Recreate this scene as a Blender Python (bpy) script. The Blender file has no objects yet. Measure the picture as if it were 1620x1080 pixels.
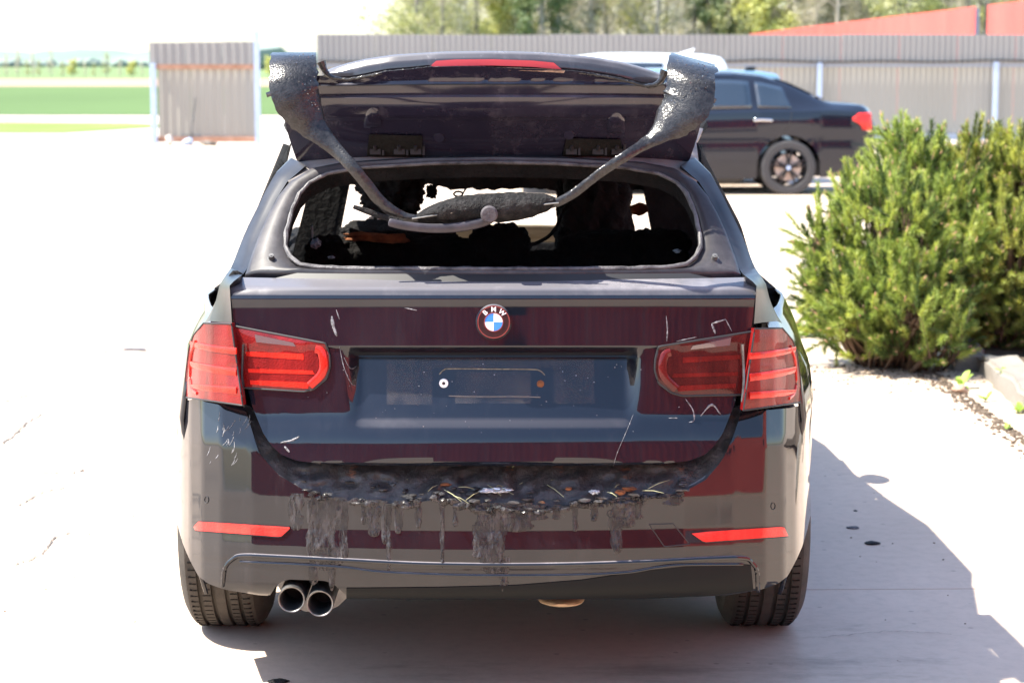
import bpy, bmesh, math, random
import numpy as np
from mathutils import Vector, Matrix, noise
random.seed(7); np.random.seed(7)
SC = bpy.context.scene
COL = SC.collection
R = math.radians

# ------------------------------------------------------------------ camera
F = 3300.0; PITCH = R(7.6); CH = 1.62
cam = bpy.data.objects.new('camera', bpy.data.cameras.new('camera'))
COL.objects.link(cam); SC.camera = cam
cam.location = (0, 0, CH); cam.rotation_euler = (R(90) - PITCH, 0, 0)
cam.data.sensor_width = 36; cam.data.lens = F / 1620 * 36
cam.data.clip_start = .05; cam.data.clip_end = 5000
cam.data.dof.use_dof = True; cam.data.dof.focus_distance = 5.15; cam.data.dof.aperture_fstop = 6.0
# ------------------------------------------------------------------ light
TO_SUN = Vector((-.61, -.055, 1.0)).normalized()
w = bpy.data.worlds.new('World'); SC.world = w; w.use_nodes = True
nt = w.node_tree; nt.nodes.clear()
sky = nt.nodes.new('ShaderNodeTexSky'); sky.sky_type = 'NISHITA'; sky.sun_disc = False
sky.sun_elevation = math.asin(TO_SUN.z); sky.sun_rotation = math.atan2(TO_SUN.x, TO_SUN.y) % (2*math.pi)
sky.air_density = 1.0; sky.dust_density = 1.0; sky.ozone_density = 1.3
bg = nt.nodes.new('ShaderNodeBackground'); bg.inputs['Strength'].default_value = .13
wo = nt.nodes.new('ShaderNodeOutputWorld')
nt.links.new(sky.outputs[0], bg.inputs[0]); nt.links.new(bg.outputs[0], wo.inputs[0])
sl = bpy.data.lights.new('sun', 'SUN'); sl.energy = 4.6; sl.angle = R(.5); sl.color = (1, .94, .82)
so = bpy.data.objects.new('sun', sl); COL.objects.link(so)
so.rotation_euler = TO_SUN.to_track_quat('Z', 'Y').to_euler(); so.location = (-6, 0, 12)
SC.view_settings.view_transform = 'Standard'; SC.view_settings.look = 'None'
SC.view_settings.gamma = 1; SC.view_settings.exposure = 1.85; SC.view_settings.use_curve_mapping = False
SC.render.engine = 'CYCLES'
SC.cycles.max_bounces = 7; SC.cycles.diffuse_bounces = 3; SC.cycles.glossy_bounces = 4
SC.cycles.transmission_bounces = 5; SC.cycles.transparent_max_bounces = 8
SC.cycles.caustics_reflective = False; SC.cycles.caustics_refractive = False
SC.cycles.use_denoising = True

# ------------------------------------------------------------------ helpers
def lerp(a, b, t): return a + (b - a) * t
def tab(T, x):
    if x <= T[0][0]: return T[0][1]
    for i in range(1, len(T)):
        if x <= T[i][0]:
            a, b = T[i-1], T[i]
            return lerp(a[1], b[1], (x - a[0]) / (b[0] - a[0] + 1e-12))
    return T[-1][1]
def sstep(a, b, x):
    t = min(1, max(0, (x - a) / (b - a))); return t*t*(3-2*t)
def world(px, py, Y):
    phi = PITCH + math.atan((py - 540) / F)
    z = CH - Y * math.tan(phi)
    zc = Y * math.cos(PITCH) + (CH - z) * math.sin(PITCH)
    return Vector(((px - 810) / F * zc, Y, z))
CARX, CARY = -.05, 4.95
def cp(a, py, v):
    p = world(780 + a, py, CARY + v)
    return Vector((p.x - CARX, v, p.z))

def props(o, label=None, cat=None, group=None, kind=None):
    if label: o['label'] = label
    if cat: o['category'] = cat
    if group: o['group'] = group
    if kind: o['kind'] = kind
    return o
def empty(name, loc=(0, 0, 0), rz=0):
    o = bpy.data.objects.new(name, None); COL.objects.link(o)
    o.location = loc; o.rotation_euler = (0, 0, rz); o.empty_display_size = .2
    return o
def finish(name, verts, faces, mat, parent=None, smooth=True, angle=35, solid=0, subsurf=0, bevel=0, matidx=None):
    me = bpy.data.meshes.new(name)
    me.from_pydata([tuple(v) for v in verts], [], faces)
    me.update()
    mats = mat if isinstance(mat, (list, tuple)) else [mat]
    for m in mats: me.materials.append(m)
    if matidx is not None: me.polygons.foreach_set('material_index', matidx)
    if smooth:
        me.polygons.foreach_set('use_smooth', [True] * len(me.polygons))
        if angle < 180: me.set_sharp_from_angle(angle=R(angle))
    o = bpy.data.objects.new(name, me); COL.objects.link(o)
    if parent: o.parent = parent
    if solid:
        m = o.modifiers.new('s', 'SOLIDIFY'); m.thickness = abs(solid); m.offset = -1 if solid > 0 else 1
    if bevel:
        m = o.modifiers.new('b', 'BEVEL'); m.width = bevel; m.segments = 2; m.limit_method = 'ANGLE'
    if subsurf:
        m = o.modifiers.new('u', 'SUBSURF'); m.levels = subsurf; m.render_levels = subsurf
    return o
class MB:
    def __init__(s): s.v = []; s.f = []
    def add(s, vs, fs):
        n = len(s.v); s.v += [Vector(v) for v in vs]; s.f += [tuple(i + n for i in f) for f in fs]; return s
    def box(s, c, d, rot=None):
        c = Vector(c); hx, hy, hz = d[0]/2, d[1]/2, d[2]/2
        vs = [Vector((x, y, z)) for x in (-hx, hx) for y in (-hy, hy) for z in (-hz, hz)]
        if rot is not None: vs = [rot @ v for v in vs]
        return s.add([c + v for v in vs], [(0,1,3,2),(4,6,7,5),(0,4,5,1),(2,3,7,6),(0,2,6,4),(1,5,7,3)])
    def cyl(s, a, b, r0, r1=None, n=12, caps=True):
        a, b = Vector(a), Vector(b); r1 = r0 if r1 is None else r1
        d = (b - a).normalized(); q = d.to_track_quat('Z', 'Y')
        vs = []
        for p, r in ((a, r0), (b, r1)):
            for i in range(n):
                t = 2*math.pi*i/n; vs.append(p + q @ Vector((math.cos(t)*r, math.sin(t)*r, 0)))
        fs = [(i, (i+1) % n, n+(i+1) % n, n+i) for i in range(n)]
        if caps: fs += [tuple(range(n))[::-1], tuple(range(n, 2*n))]
        return s.add(vs, fs)
    def lathe(s, prof, axis='Y', c=(0,0,0), n=32, close=False):
        c = Vector(c); vs = []; m = len(prof)
        for i in range(n):
            t = 2*math.pi*i/n
            for (r, h) in prof:
                if axis == 'Y': vs.append(c + Vector((math.cos(t)*r, h, math.sin(t)*r)))
                elif axis == 'X': vs.append(c + Vector((h, math.cos(t)*r, math.sin(t)*r)))
                else: vs.append(c + Vector((math.cos(t)*r, math.sin(t)*r, h)))
        fs = []
        for i in range(n):
            j = (i+1) % n
            for k in range(m if close else m-1):
                l = (k+1) % m
                fs.append((i*m+k, j*m+k, j*m+l, i*m+l))
        return s.add(vs, fs)
    def tube(s, pts, rad, n=8, caps=True, flat=None, up=None):
        """sweep; flat=(w,t) list or const gives elliptical section with width along 'up x dir'"""
        pts = [Vector(p) for p in pts]; m = len(pts); vs = []
        for i, p in enumerate(pts):
            d = (pts[min(i+1, m-1)] - pts[max(i-1, 0)]).normalized()
            u = Vector(up) if up is not None else (Vector((0,0,1)) if abs(d.z) < .95 else Vector((0,1,0)))
            side = d.cross(u).normalized(); nn = side.cross(d).normalized()
            r = rad[i] if isinstance(rad, (list, tuple)) else rad
            if isinstance(r, (list, tuple)): rw, rt = r
            else: rw = rt = r
            for k in range(n):
                t = 2*math.pi*k/n
                vs.append(p + side*math.cos(t)*rw + nn*math.sin(t)*rt)
        fs = [(i*n+k, i*n+(k+1) % n, (i+1)*n+(k+1) % n, (i+1)*n+k) for i in range(m-1) for k in range(n)]
        if caps: fs += [tuple(range(n))[::-1], tuple(range((m-1)*n, m*n))]
        return s.add(vs, fs)
    def out(s, name, mat, parent=None, **k): return finish(name, s.v, s.f, mat, parent, **k)
def gridfaces(nr, nc, wrap=False):
    return [(r*nc+c, r*nc+(c+1) % nc, (r+1)*nc+(c+1) % nc, (r+1)*nc+c) for r in range(nr-1) for c in range(nc if wrap else nc-1)]
def resample(P, n):
    P = [Vector((*p, 0)) if len(p) == 2 else Vector(p) for p in P]
    L = [0]
    for i in range(1, len(P)): L.append(L[-1] + (P[i]-P[i-1]).length)
    out = []
    for k in range(n):
        d = L[-1]*k/(n-1); i = 1
        while i < len(P)-1 and L[i] < d: i += 1
        t = (d - L[i-1])/(L[i]-L[i-1]+1e-9); out.append(P[i-1].lerp(P[i], t))
    return out
def catmull(P, n):
    P = [Vector((*p, 0)) if len(p) == 2 else Vector(p) for p in P]
    Q = [2*P[0]-P[1]] + P + [2*P[-1]-P[-2]]; out = []
    m = len(P)-1
    for k in range(n):
        x = m*k/(n-1); i = min(int(x), m-1); t = x - i
        a, b, c, d = Q[i:i+4]
        out.append(.5*((2*b) + (c-a)*t + (2*a-5*b+4*c-d)*t*t + (3*b-a-3*c+d)*t**3))
    return out
def patch(name, top, bot, vfun, off, mat, parent, nu=24, nv=8, thick=.01, angle=35, dome=0, **k):
    """lens-like sheet lying on a car surface: top/bot outlines in picture measure, 'off' proud of the surface"""
    T = resample(top, nu); B = resample(bot, nu); front = []; back = []
    for j in range(nv):
        for i in range(nu):
            p = T[i].lerp(B[i], j/(nv-1)); v = vfun(p.x, p.y)
            d = dome*math.sin(math.pi*i/(nu-1))**.5*math.sin(math.pi*j/(nv-1))**.5 if dome and 0 < i < nu-1 and 0 < j < nv-1 else 0
            front.append(cp(p.x, p.y, v-off-d)); back.append(cp(p.x, p.y, v-off+thick))
    N = nu*nv; f = [tuple(reversed(q)) for q in gridfaces(nv, nu)]
    fb = [tuple(i+N for i in reversed(q)) for q in f]
    rim = [i for i in range(nu)] + [j*nu+nu-1 for j in range(1, nv)] + [(nv-1)*nu+i for i in range(nu-2, -1, -1)] + [j*nu for j in range(nv-2, 0, -1)]
    fs = [(rim[i], rim[(i+1) % len(rim)], rim[(i+1) % len(rim)]+N, rim[i]+N) for i in range(len(rim))]
    return finish(name, front+back, f+fb+fs, mat, parent, angle=angle, **k)
def blob(mb, c, r, amp, seed, sub=3, freq=1.2):
    bm = bmesh.new(); bmesh.ops.create_icosphere(bm, subdivisions=sub, radius=1)
    vs = []
    for v in bm.verts:
        d = v.co.normalized(); q = noise.fractal(d*freq + Vector((seed*7.1, seed*3.3, seed)), .9, 2, 4)
        k = 1 + amp*q
        vs.append(Vector(c) + Vector((d.x*r[0]*k, d.y*r[1]*k, d.z*r[2]*k)))
    mb.add(vs, [tuple(v.index for v in f.verts) for f in bm.faces]); bm.free()
    return mb

# ------------------------------------------------------------------ materials
def mat(name, base, rough=.5, metal=0, coat=0, coat_rough=.03, spec=.5, **k):
    m = bpy.data.materials.new(name); m.use_nodes = True
    b = m.node_tree.nodes['Principled BSDF']
    b.inputs['Base Color'].default_value = (*base, 1); b.inputs['Roughness'].default_value = rough
    b.inputs['Metallic'].default_value = metal; b.inputs['Coat Weight'].default_value = coat
    b.inputs['Coat Roughness'].default_value = coat_rough; b.inputs['Specular IOR Level'].default_value = spec
    return m
def nd(m, t, **k):
    n = m.node_tree.nodes.new(t)
    for a, b in k.items(): setattr(n, a, b)
    return n
def lk(m, a, b): m.node_tree.links.new(a, b)
def bsdf(m): return m.node_tree.nodes['Principled BSDF']
def ncoord(m, scale=(1, 1, 1), obj=True):
    tc = nd(m, 'ShaderNodeTexCoord'); mp = nd(m, 'ShaderNodeMapping'); mp.inputs['Scale'].default_value = scale
    lk(m, tc.outputs['Object' if obj else 'Generated'], mp.inputs[0]); return mp.outputs[0]
def nnoise(m, vec, scale, detail=6, rough=.6):
    n = nd(m, 'ShaderNodeTexNoise'); n.inputs['Scale'].default_value = scale
    n.inputs['Detail'].default_value = detail; n.inputs['Roughness'].default_value = rough
    lk(m, vec, n.inputs['Vector']); return n.outputs['Fac']
def nramp(m, fac, stops):
    r = nd(m, 'ShaderNodeValToRGB'); e = r.color_ramp.elements
    while len(e) < len(stops): e.new(.5)
    for i, (p, c) in enumerate(stops):
        e[i].position = p; e[i].color = (*c, 1) if len(c) == 3 else c
    lk(m, fac, r.inputs[0]); return r.outputs[0]
def nmix(m, fac, a, b):
    x = nd(m, 'ShaderNodeMix', data_type='RGBA')
    if hasattr(fac, 'type'): lk(m, fac, x.inputs[0])
    else: x.inputs[0].default_value = fac
    for s, i in ((a, 6), (b, 7)):
        if hasattr(s, 'type'): lk(m, s, x.inputs[i])
        else: x.inputs[i].default_value = (*s, 1)
    return x.outputs[2]
def nmath(m, op, a, b=0.0):
    x = nd(m, 'ShaderNodeMath', operation=op)
    for s, i in ((a, 0), (b, 1)):
        if hasattr(s, 'type'): lk(m, s, x.inputs[i])
        else: x.inputs[i].default_value = s
    return x.outputs[0]
def nbump(m, h, strength=.3, dist=.01):
    b = nd(m, 'ShaderNodeBump'); b.inputs['Strength'].default_value = strength; b.inputs['Distance'].default_value = dist
    lk(m, h, b.inputs['Height']); lk(m, b.outputs[0], bsdf(m).inputs['Normal']); return b
def varied(name, c1, c2, scale, rough=.7, bump=0, bscale=None, dist=.01, stretch=(1,1,1), metal=0, coat=0, lo=.35, hi=.65):
    m = mat(name, c1, rough, metal, coat); v = ncoord(m, stretch)
    lk(m, nramp(m, nnoise(m, v, scale), [(lo, c1), (hi, c2)]), bsdf(m).inputs['Base Color'])
    if bump: nbump(m, nnoise(m, v, bscale or scale*4), bump, dist)
    return m

def car_paint(name, base, dust=(.25, .24, .26), amount=.12, coat_rough=.02, smear=0):
    m = mat(name, base, .5, 0, 1, coat_rough, .0); b = bsdf(m)
    v = ncoord(m)
    vs = ncoord(m, (3.2, 3.2, .55))
    n1 = nramp(m, nnoise(m, v, 2.2, 9, .68), [(.50, (0, 0, 0)), (.82, (1, 1, 1))])
    n2 = nramp(m, nnoise(m, vs, 7.0, 8, .7), [(.55, (0, 0, 0)), (.80, (1, 1, 1))])
    n3 = nramp(m, nnoise(m, v, 90, 2, .5), [(.70, (0, 0, 0)), (.78, (1, 1, 1))])
    d = nmath(m, 'MULTIPLY', nmath(m, 'ADD', nmath(m, 'MULTIPLY', n1, .7), nmath(m, 'ADD', nmath(m, 'MULTIPLY', n2, .5+smear), nmath(m, 'MULTIPLY', n3, .55))), amount)
    ge = nd(m, 'ShaderNodeNewGeometry'); sx = nd(m, 'ShaderNodeSeparateXYZ'); lk(m, ge.outputs['Normal'], sx.inputs[0])
    up = nramp(m, sx.outputs['Z'], [(.52, (0, 0, 0)), (.8, (.8, .8, .8))])
    d = nmath(m, 'MINIMUM', nmath(m, 'ADD', nmath(m, 'ADD', d, nmath(m, 'MULTIPLY', up, nmath(m, 'ADD', n1, .55))), .003), 1)
    b.inputs['Coat IOR'].default_value = 1.54
    lk(m, nmix(m, d, base, dust), b.inputs['Base Color'])
    lk(m, nmath(m, 'ADD', nmath(m, 'MULTIPLY', d, .35), coat_rough), b.inputs['Coat Roughness'])
    bp = nd(m, 'ShaderNodeBump'); bp.inputs['Strength'].default_value = .18; bp.inputs['Distance'].default_value = .010
    lk(m, nnoise(m, v, 3.2, 1, .3), bp.inputs['Height']); lk(m, bp.outputs[0], b.inputs['Coat Normal'])
    return m
M = {}
M['paint'] = car_paint('black_paint', (.004, .006, .012), amount=.05, coat_rough=.045)
M['bumper'] = car_paint('bumper_paint', (.004, .005, .009), (.30, .27, .28), .06, .06, .5)
M['shut'] = mat('black_plastic', (.012, .012, .014), .55)
M['satin'] = varied('sooty_black_paint', (.007, .008, .011), (.03, .03, .034), 7, .32)
M['rubber'] = varied('rubber', (.014, .013, .012), (.03, .028, .026), 60, .75, .3, 200, .002)
M['tyre'] = varied('tyre_rubber', (.022, .019, .016), (.045, .039, .033), 18, .8, .6, 160, .003)
M['soot'] = varied('soot', (.004, .004, .004), (.012, .011, .011), 14, .95, .8, 50, .02)
M['char'] = varied('charred_crust', (.005, .005, .006), (.028, .026, .027), 40, .6, 1.0, 130, .01, lo=.45, hi=.75)
def burnt_frame():
    m = mat('scorched_frame', (.1, .1, .1), .5, 0, .3, .14, .2); v = ncoord(m); b = bsdf(m)
    n = nnoise(m, v, 3.5, 8, .7)
    lk(m, nramp(m, n, [(.3, (.015, .014, .017)), (.5, (.036, .034, .038)), (.7, (.085, .08, .085))]), b.inputs['Base Color'])
    nbump(m, nnoise(m, v, 60), .12, .004); return m
M['frame'] = burnt_frame()
def glitter():
    m = mat('crumbly_burnt_plastic', (.02, .02, .023), .45, 0, .6, .12, .12); v = ncoord(m)
    vo = nd(m, 'ShaderNodeTexVoronoi'); vo.inputs['Scale'].default_value = 230; lk(m, v, vo.inputs['Vector'])
    n = nnoise(m, v, 90, 6, .7)
    h = nmath(m, 'ADD', nmath(m, 'MULTIPLY', vo.outputs['Distance'], .8), n)
    bp = nbump(m, h, .30, .003); lk(m, bp.outputs[0], bsdf(m).inputs['Coat Normal'])
    lk(m, nramp(m, n, [(.4, (.008, .008, .009)), (.68, (.028, .028, .03)), (.80, (.10, .10, .11))]), bsdf(m).inputs['Base Color'])
    return m
M['glitter'] = glitter()
M['hatch'] = car_paint('hatch_underside_paint', (.014, .013, .026), (.13, .115, .14), .38, .12, .4)
M['ash'] = varied('ash_plastic', (.045, .04, .047), (.10, .092, .10), 30, .6, .8, 90, .006)
def drip():
    m = mat('melted_drip', (.1, .09, .1), .4, 0, .5, .15); v = ncoord(m); b = bsdf(m)
    n = nnoise(m, ncoord(m, (1, 1, .35)), 55, 9, .75)
    lk(m, nramp(m, n, [(.36, (.008, .007, .008)), (.52, (.030, .027, .029)), (.66, (.065, .058, .060)), (.78, (.22, .20, .20))]), b.inputs['Base Color'])
    nbump(m, n, 1.0, .005)
    a = nramp(m, nnoise(m, ncoord(m, (1, 1, .22)), 70, 6, .65), [(.36, (.12,)*3), (.56, (1,)*3)])
    lk(m, a, b.inputs['Alpha']); b.inputs['Specular IOR Level'].default_value = .3; b.inputs['Coat Weight'].default_value = .3; return m
M['drip'] = drip()
def lamp_red(name, c, rough=.12):
    m = mat(name, c, .45, 0, .55, .03, .1); v = ncoord(m)
    lk(m, nmix(m, nramp(m, nnoise(m, ncoord(m, (1, 1, .3)), 14, 5, .6), [(.35, (0,)*3), (.65, (1,)*3)]), tuple(x*.55 for x in c), (min(1, c[0]*1.3), c[1]*1.5, c[2]*1.2)), bsdf(m).inputs['Base Color'])
    vo = nd(m, 'ShaderNodeTexVoronoi', distance='CHEBYCHEV'); vo.inputs['Scale'].default_value = 220; lk(m, v, vo.inputs['Vector']); nbump(m, vo.outputs['Distance'], .5, .002)
    return m
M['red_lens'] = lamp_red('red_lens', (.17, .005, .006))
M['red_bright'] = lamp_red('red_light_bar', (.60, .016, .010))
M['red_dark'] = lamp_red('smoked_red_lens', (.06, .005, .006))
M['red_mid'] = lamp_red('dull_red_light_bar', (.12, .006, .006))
M['clear_lens'] = mat('clear_lens', (.11, .075, .08), .2, 0, 1, .03)
M['refl_red'] = lamp_red('reflector_red', (.78, .030, .028))
M['chrome'] = mat('chrome', (.6, .6, .6), .12, 1)
M['steel'] = varied('exhaust_steel', (.10, .098, .095), (.22, .215, .21), 40, .45, metal=.85)
M['dark_metal'] = varied('grey_metal', (.10, .10, .105), (.17, .17, .17), 30, .45, metal=.6)
M['white'] = mat('white_plastic', (.8, .8, .8), .35)
M['badge_blue'] = mat('badge_blue', (.03, .22, .62), .2, 0, 1, .02)
M['badge_white'] = mat('badge_white', (.78, .76, .78), .25, 0, 1, .02)
M['badge_black'] = mat('badge_black', (.012, .010, .012), .2, 0, 1, .02)
M['rust'] = varied('rust', (.09, .03, .012), (.26, .095, .035), 25, .9, .5, 80, .006)
M['tan_burn'] = varied('heat_bleached_metal', (.38, .30, .19), (.60, .52, .38), 6, .8)
M['scratch_and_glint'] = varied('scratch_and_glint_paint', (.03, .03, .035), (.26, .26, .28), 160, .6)
M['dirt_line'] = mat('dried_dirt', (.16, .14, .12), .8)

# ================================================================== SETTING
def sheet(name, x0, x1, y0, y1, z, m, n=2, kind='structure', amp=0):
    vs = []; 
    for j in range(n):
        for i in range(n):
            x = lerp(x0, x1, i/(n-1)); y = lerp(y0, y1, j/(n-1))
            vs.append((x, y, z + (amp*noise.noise(Vector((x*.02, y*.02, 3))) if amp else 0)))
    o = finish(name, vs, gridfaces(n, n), m, smooth=bool(amp)); props(o, kind=kind); return o
def concrete(name, c1, c2):
    m = mat(name, c1, .6, spec=.35); v = ncoord(m); b = bsdf(m)
    n = nnoise(m, v, .9, 10, .65); n2 = nnoise(m, v, 22, 8, .7); n3 = nnoise(m, ncoord(m, (1, .25, 1)), 3.5, 8, .7)
    c = nramp(m, n, [(.3, c1), (.7, c2)])
    c = nmix(m, nmath(m, 'MULTIPLY', nramp(m, n2, [(.45, (0,0,0)), (.75, (1,1,1))]), .35), c, tuple(x*.6 for x in c1))
    c = nmix(m, nmath(m, 'MULTIPLY', nramp(m, n3, [(.55, (0,0,0)), (.8, (1,1,1))]), .30), c, tuple(min(1, x*1.25) for x in c2))
    vo = nd(m, 'ShaderNodeTexVoronoi', feature='DISTANCE_TO_EDGE'); vo.inputs['Scale'].default_value = .23
    wv = nd(m, 'ShaderNodeVectorMath', operation='ADD'); nz = nd(m, 'ShaderNodeTexNoise'); nz.inputs['Scale'].default_value = 1.5; nz.inputs['Detail'].default_value = 8
    lk(m, v, nz.inputs['Vector']); lk(m, v, wv.inputs[0]); lk(m, nz.outputs['Color'], wv.inputs[1]); lk(m, wv.outputs[0], vo.inputs['Vector'])
    cr = nramp(m, vo.outputs['Distance'], [(0, (1,1,1)), (.009, (0,0,0))])
    crm = nmath(m, 'MULTIPLY', cr, nramp(m, nnoise(m, v, .35), [(.52, (0,0,0)), (.6, (1,1,1))]))
    c = nmix(m, nmath(m, 'MULTIPLY', crm, .85), c, (.06, .055, .05))
    vo2 = nd(m, 'ShaderNodeTexVoronoi'); vo2.inputs['Scale'].default_value = 9; lk(m, v, vo2.inputs['Vector'])
    sp = nramp(m, vo2.outputs['Distance'], [(.05, (1,1,1)), (.09, (0,0,0))])
    c = nmix(m, nmath(m, 'MULTIPLY', sp, .4), c, (.10, .09, .085))
    st = nmath(m, 'MULTIPLY', nramp(m, nnoise(m, ncoord(m, (.5, 1.3, 1)), 1.1, 9, .72), [(.57, (0,)*3), (.72, (1,)*3)]), .72)
    c = nmix(m, st, c, tuple(x*.33 for x in c1))
    lk(m, c, b.inputs['Base Color']); nbump(m, nmath(m, 'ADD', n2, nmath(m, 'MULTIPLY', crm, -1.0)), .35, .004); return m
M['concrete'] = concrete('concrete', (.46, .365, .285), (.55, .44, .35))
M['concrete_joint'] = mat('joint_dirt', (.10, .085, .075), .9)
M['gravel'] = varied('pale_gravel', (.36, .34, .32), (.46, .44, .41), 3, .9); bsdf(M['gravel']).inputs['Specular IOR Level'].default_value = .05
g = sheet('ground', -300, 300, -60, 60, -.03, M['gravel'])
sheet('grassland', -1500, 1500, -1400, 218, -.05, varied('rough_grassland', (.16, .19, .09), (.26, .26, .16), .05, .9))
yard = sheet('concrete_base', -31, 31, -30, 41, -.022, M['concrete_joint'])
xs = [-30.6, -21.8, -13.0, -4.2, 4.6, 13.4, 22.2, 31]
ys = [-29.7 + 6*i for i in range(13)]
for i in range(len(xs)-1):
    for j in range(len(ys)-1):
        y0, y1 = ys[j], ys[j+1]
        if y0 > 40: continue
        # the joint across the yard runs a touch askew
        sk = .022
        b = MB()
        x0, x1 = xs[i]+.004, xs[i+1]-.004
        q = [(x0, y0+.003+sk*x0), (x1, y0+.003+sk*x1), (x1, y1-.003+sk*x1), (x0, y1-.003+sk*x0)]
        b.add([(x, y, -.02) for x, y in q] + [(x, y, 0) for x, y in q], [(3,2,1,0),(4,5,6,7),(0,1,5,4),(1,2,6,5),(2,3,7,6),(3,0,4,7)])
        o = b.out('concrete_slab', M['concrete'], yard, smooth=False)
M['field_green'] = varied('young_crop', (.075, .12, .048), (.092, .145, .058), .05, .9, stretch=(1, .3, 1)); bsdf(M['field_green']).inputs['Specular IOR Level'].default_value = .05
M['grass_light'] = varied('verge_grass', (.13, .18, .05), (.17, .22, .07), .3, .9); bsdf(M['grass_light']).inputs['Specular IOR Level'].default_value = .05
M['field_brown'] = varied('ploughed_soil', (.26, .19, .14), (.30, .225, .17), .05, .9); bsdf(M['field_brown']).inputs['Specular IOR Level'].default_value = .05
M['far_green'] = varied('far_meadow', (.11, .16, .075), (.14, .19, .09), .02, .9); bsdf(M['far_green']).inputs['Specular IOR Level'].default_value = .05
M['track'] = varied('dirt_track', (.40, .37, .33), (.5, .46, .42), .4, .9); bsdf(M['track']).inputs['Specular IOR Level'].default_value = .05
sheet('crop_field', -420, 300, 66, 145, 0, M['field_green'])
sheet('ploughed_field', -700, 400, 145, 218, .004, M['field_brown'])
sheet('meadow', -1500, 1500, 218, 1400, .008, M['far_green'])
sheet('dirt_track', -300, 300, 60, 66, -.02, M['track'])
# verge: a wedge of grass on the left
o = finish('grass_verge', [(-60, 49, 0), (-10.6, 49.5, 0), (-8.6, 55.5, 0), (-10.5, 57.5, 0), (-20, 60, 0), (-60, 63, 0)], [(0,1,2,3,4,5)], M['grass_light'], smooth=False)
o.location.z = -.012; props(o, kind='structure')
# far hills
def hill(name, x0, x1, Y, hmax, m, seed, depth=260):
    vs = []; n = 60
    for j in range(6):
        for i in range(n):
            t = i/(n-1); x = lerp(x0, x1, t)
            h = hmax*(math.sin(math.pi*t)**.6)*(.75+.5*noise.noise(Vector((t*9, seed, 0)))+.18*noise.noise(Vector((t*60, seed, 0))))
            k = math.sin(math.pi*j/5)
            vs.append((x, Y + depth*j/5, max(0, h)*k))
    o = finish(name, vs, gridfaces(6, n), m); props(o, kind='structure')
M['hill'] = varied('wooded_hill', (.10, .15, .12), (.15, .20, .16), .01, .95)  # bluish pale tone puts the distance haze into the hill colour
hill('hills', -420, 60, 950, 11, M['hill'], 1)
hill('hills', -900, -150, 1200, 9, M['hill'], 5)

M['far_hedge'] = varied('distant_trees', (.17, .22, .20), (.24, .29, .26), .2, .95)  # paler than real foliage, haze painted into the colour
def far_row(name, x0, x1, Y, hmin, hmax, seed):
    rng_ = random.Random(seed); b = MB(); x = x0
    while x < x1:
        h = rng_.uniform(hmin, hmax); w__ = h*rng_.uniform(.8, 1.6); blob(b, (x, Y + rng_.uniform(-6, 6), h*.45), (w__, w__*.6, h*.6), .45, x*.13, 2, 2.2); x += w__*rng_.uniform(.8, 2.2)
    o = b.out(name, M['far_hedge']); props(o, kind='stuff'); o['label'] = 'hazy low line of trees and hedges at the far horizon'
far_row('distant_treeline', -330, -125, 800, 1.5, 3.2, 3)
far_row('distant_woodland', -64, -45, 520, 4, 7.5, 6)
# ------------------------------------------------------------------ corrugated metal
def corrugated(mb, x0, x1, z0, z1, y, pitch=.15, depth=.02, dirx=True, thick=.002, base=0):
    """trapezoid profile sheet; runs along x (dirx) or along y"""
    pts = []; x = x0; k = 0
    while x < x1 - 1e-6:
        for (f, d) in ((0, 0), (.30, 0), (.42, 1), (.72, 1), (.84, 0)):
            xx = x + f*pitch
            if xx <= x1: pts.append((xx, d*depth))
        x += pitch
    pts.append((x1, 0)); n = len(pts)
    def P(s, d, z): return (s, y - d, z) if dirx else (y - d, s, z)
    vs = [P(s, d, z0) for s, d in pts] + [P(s, d, z1) for s, d in pts]
    mb.add(vs, [(i, i+1, n+i+1, n+i) for i in range(n-1)])
    return mb
def metal_sheet(name, c1, c2, rough=.5):
    m = varied(name, c1, c2, 1.2, rough, stretch=(1, 1, .2)); return m
M['beige_sheet'] = metal_sheet('beige_metal_sheet', (.29, .275, .24), (.31, .295, .262))
M['grey_sheet'] = metal_sheet('grey_metal_sheet', (.225, .22, .215), (.24, .235, .23))
M['red_sheet'] = metal_sheet('red_metal_sheet', (.52, .085, .07), (.58, .11, .09))
M['red_clad'] = metal_sheet('dark_red_cladding', (.36, .036, .022), (.46, .050, .030), .45)
M['blue_steel'] = varied('pale_blue_steel', (.36, .45, .62), (.44, .53, .70), 8, .4)
M['rail_grey'] = mat('grey_blue_rail', (.26, .30, .38), .5)
M['orange_beam'] = varied('rusty_orange_beam', (.36, .19, .12), (.46, .27, .19), 6, .7)
M['cable'] = mat('black_cable', (.015, .015, .016), .6)

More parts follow.
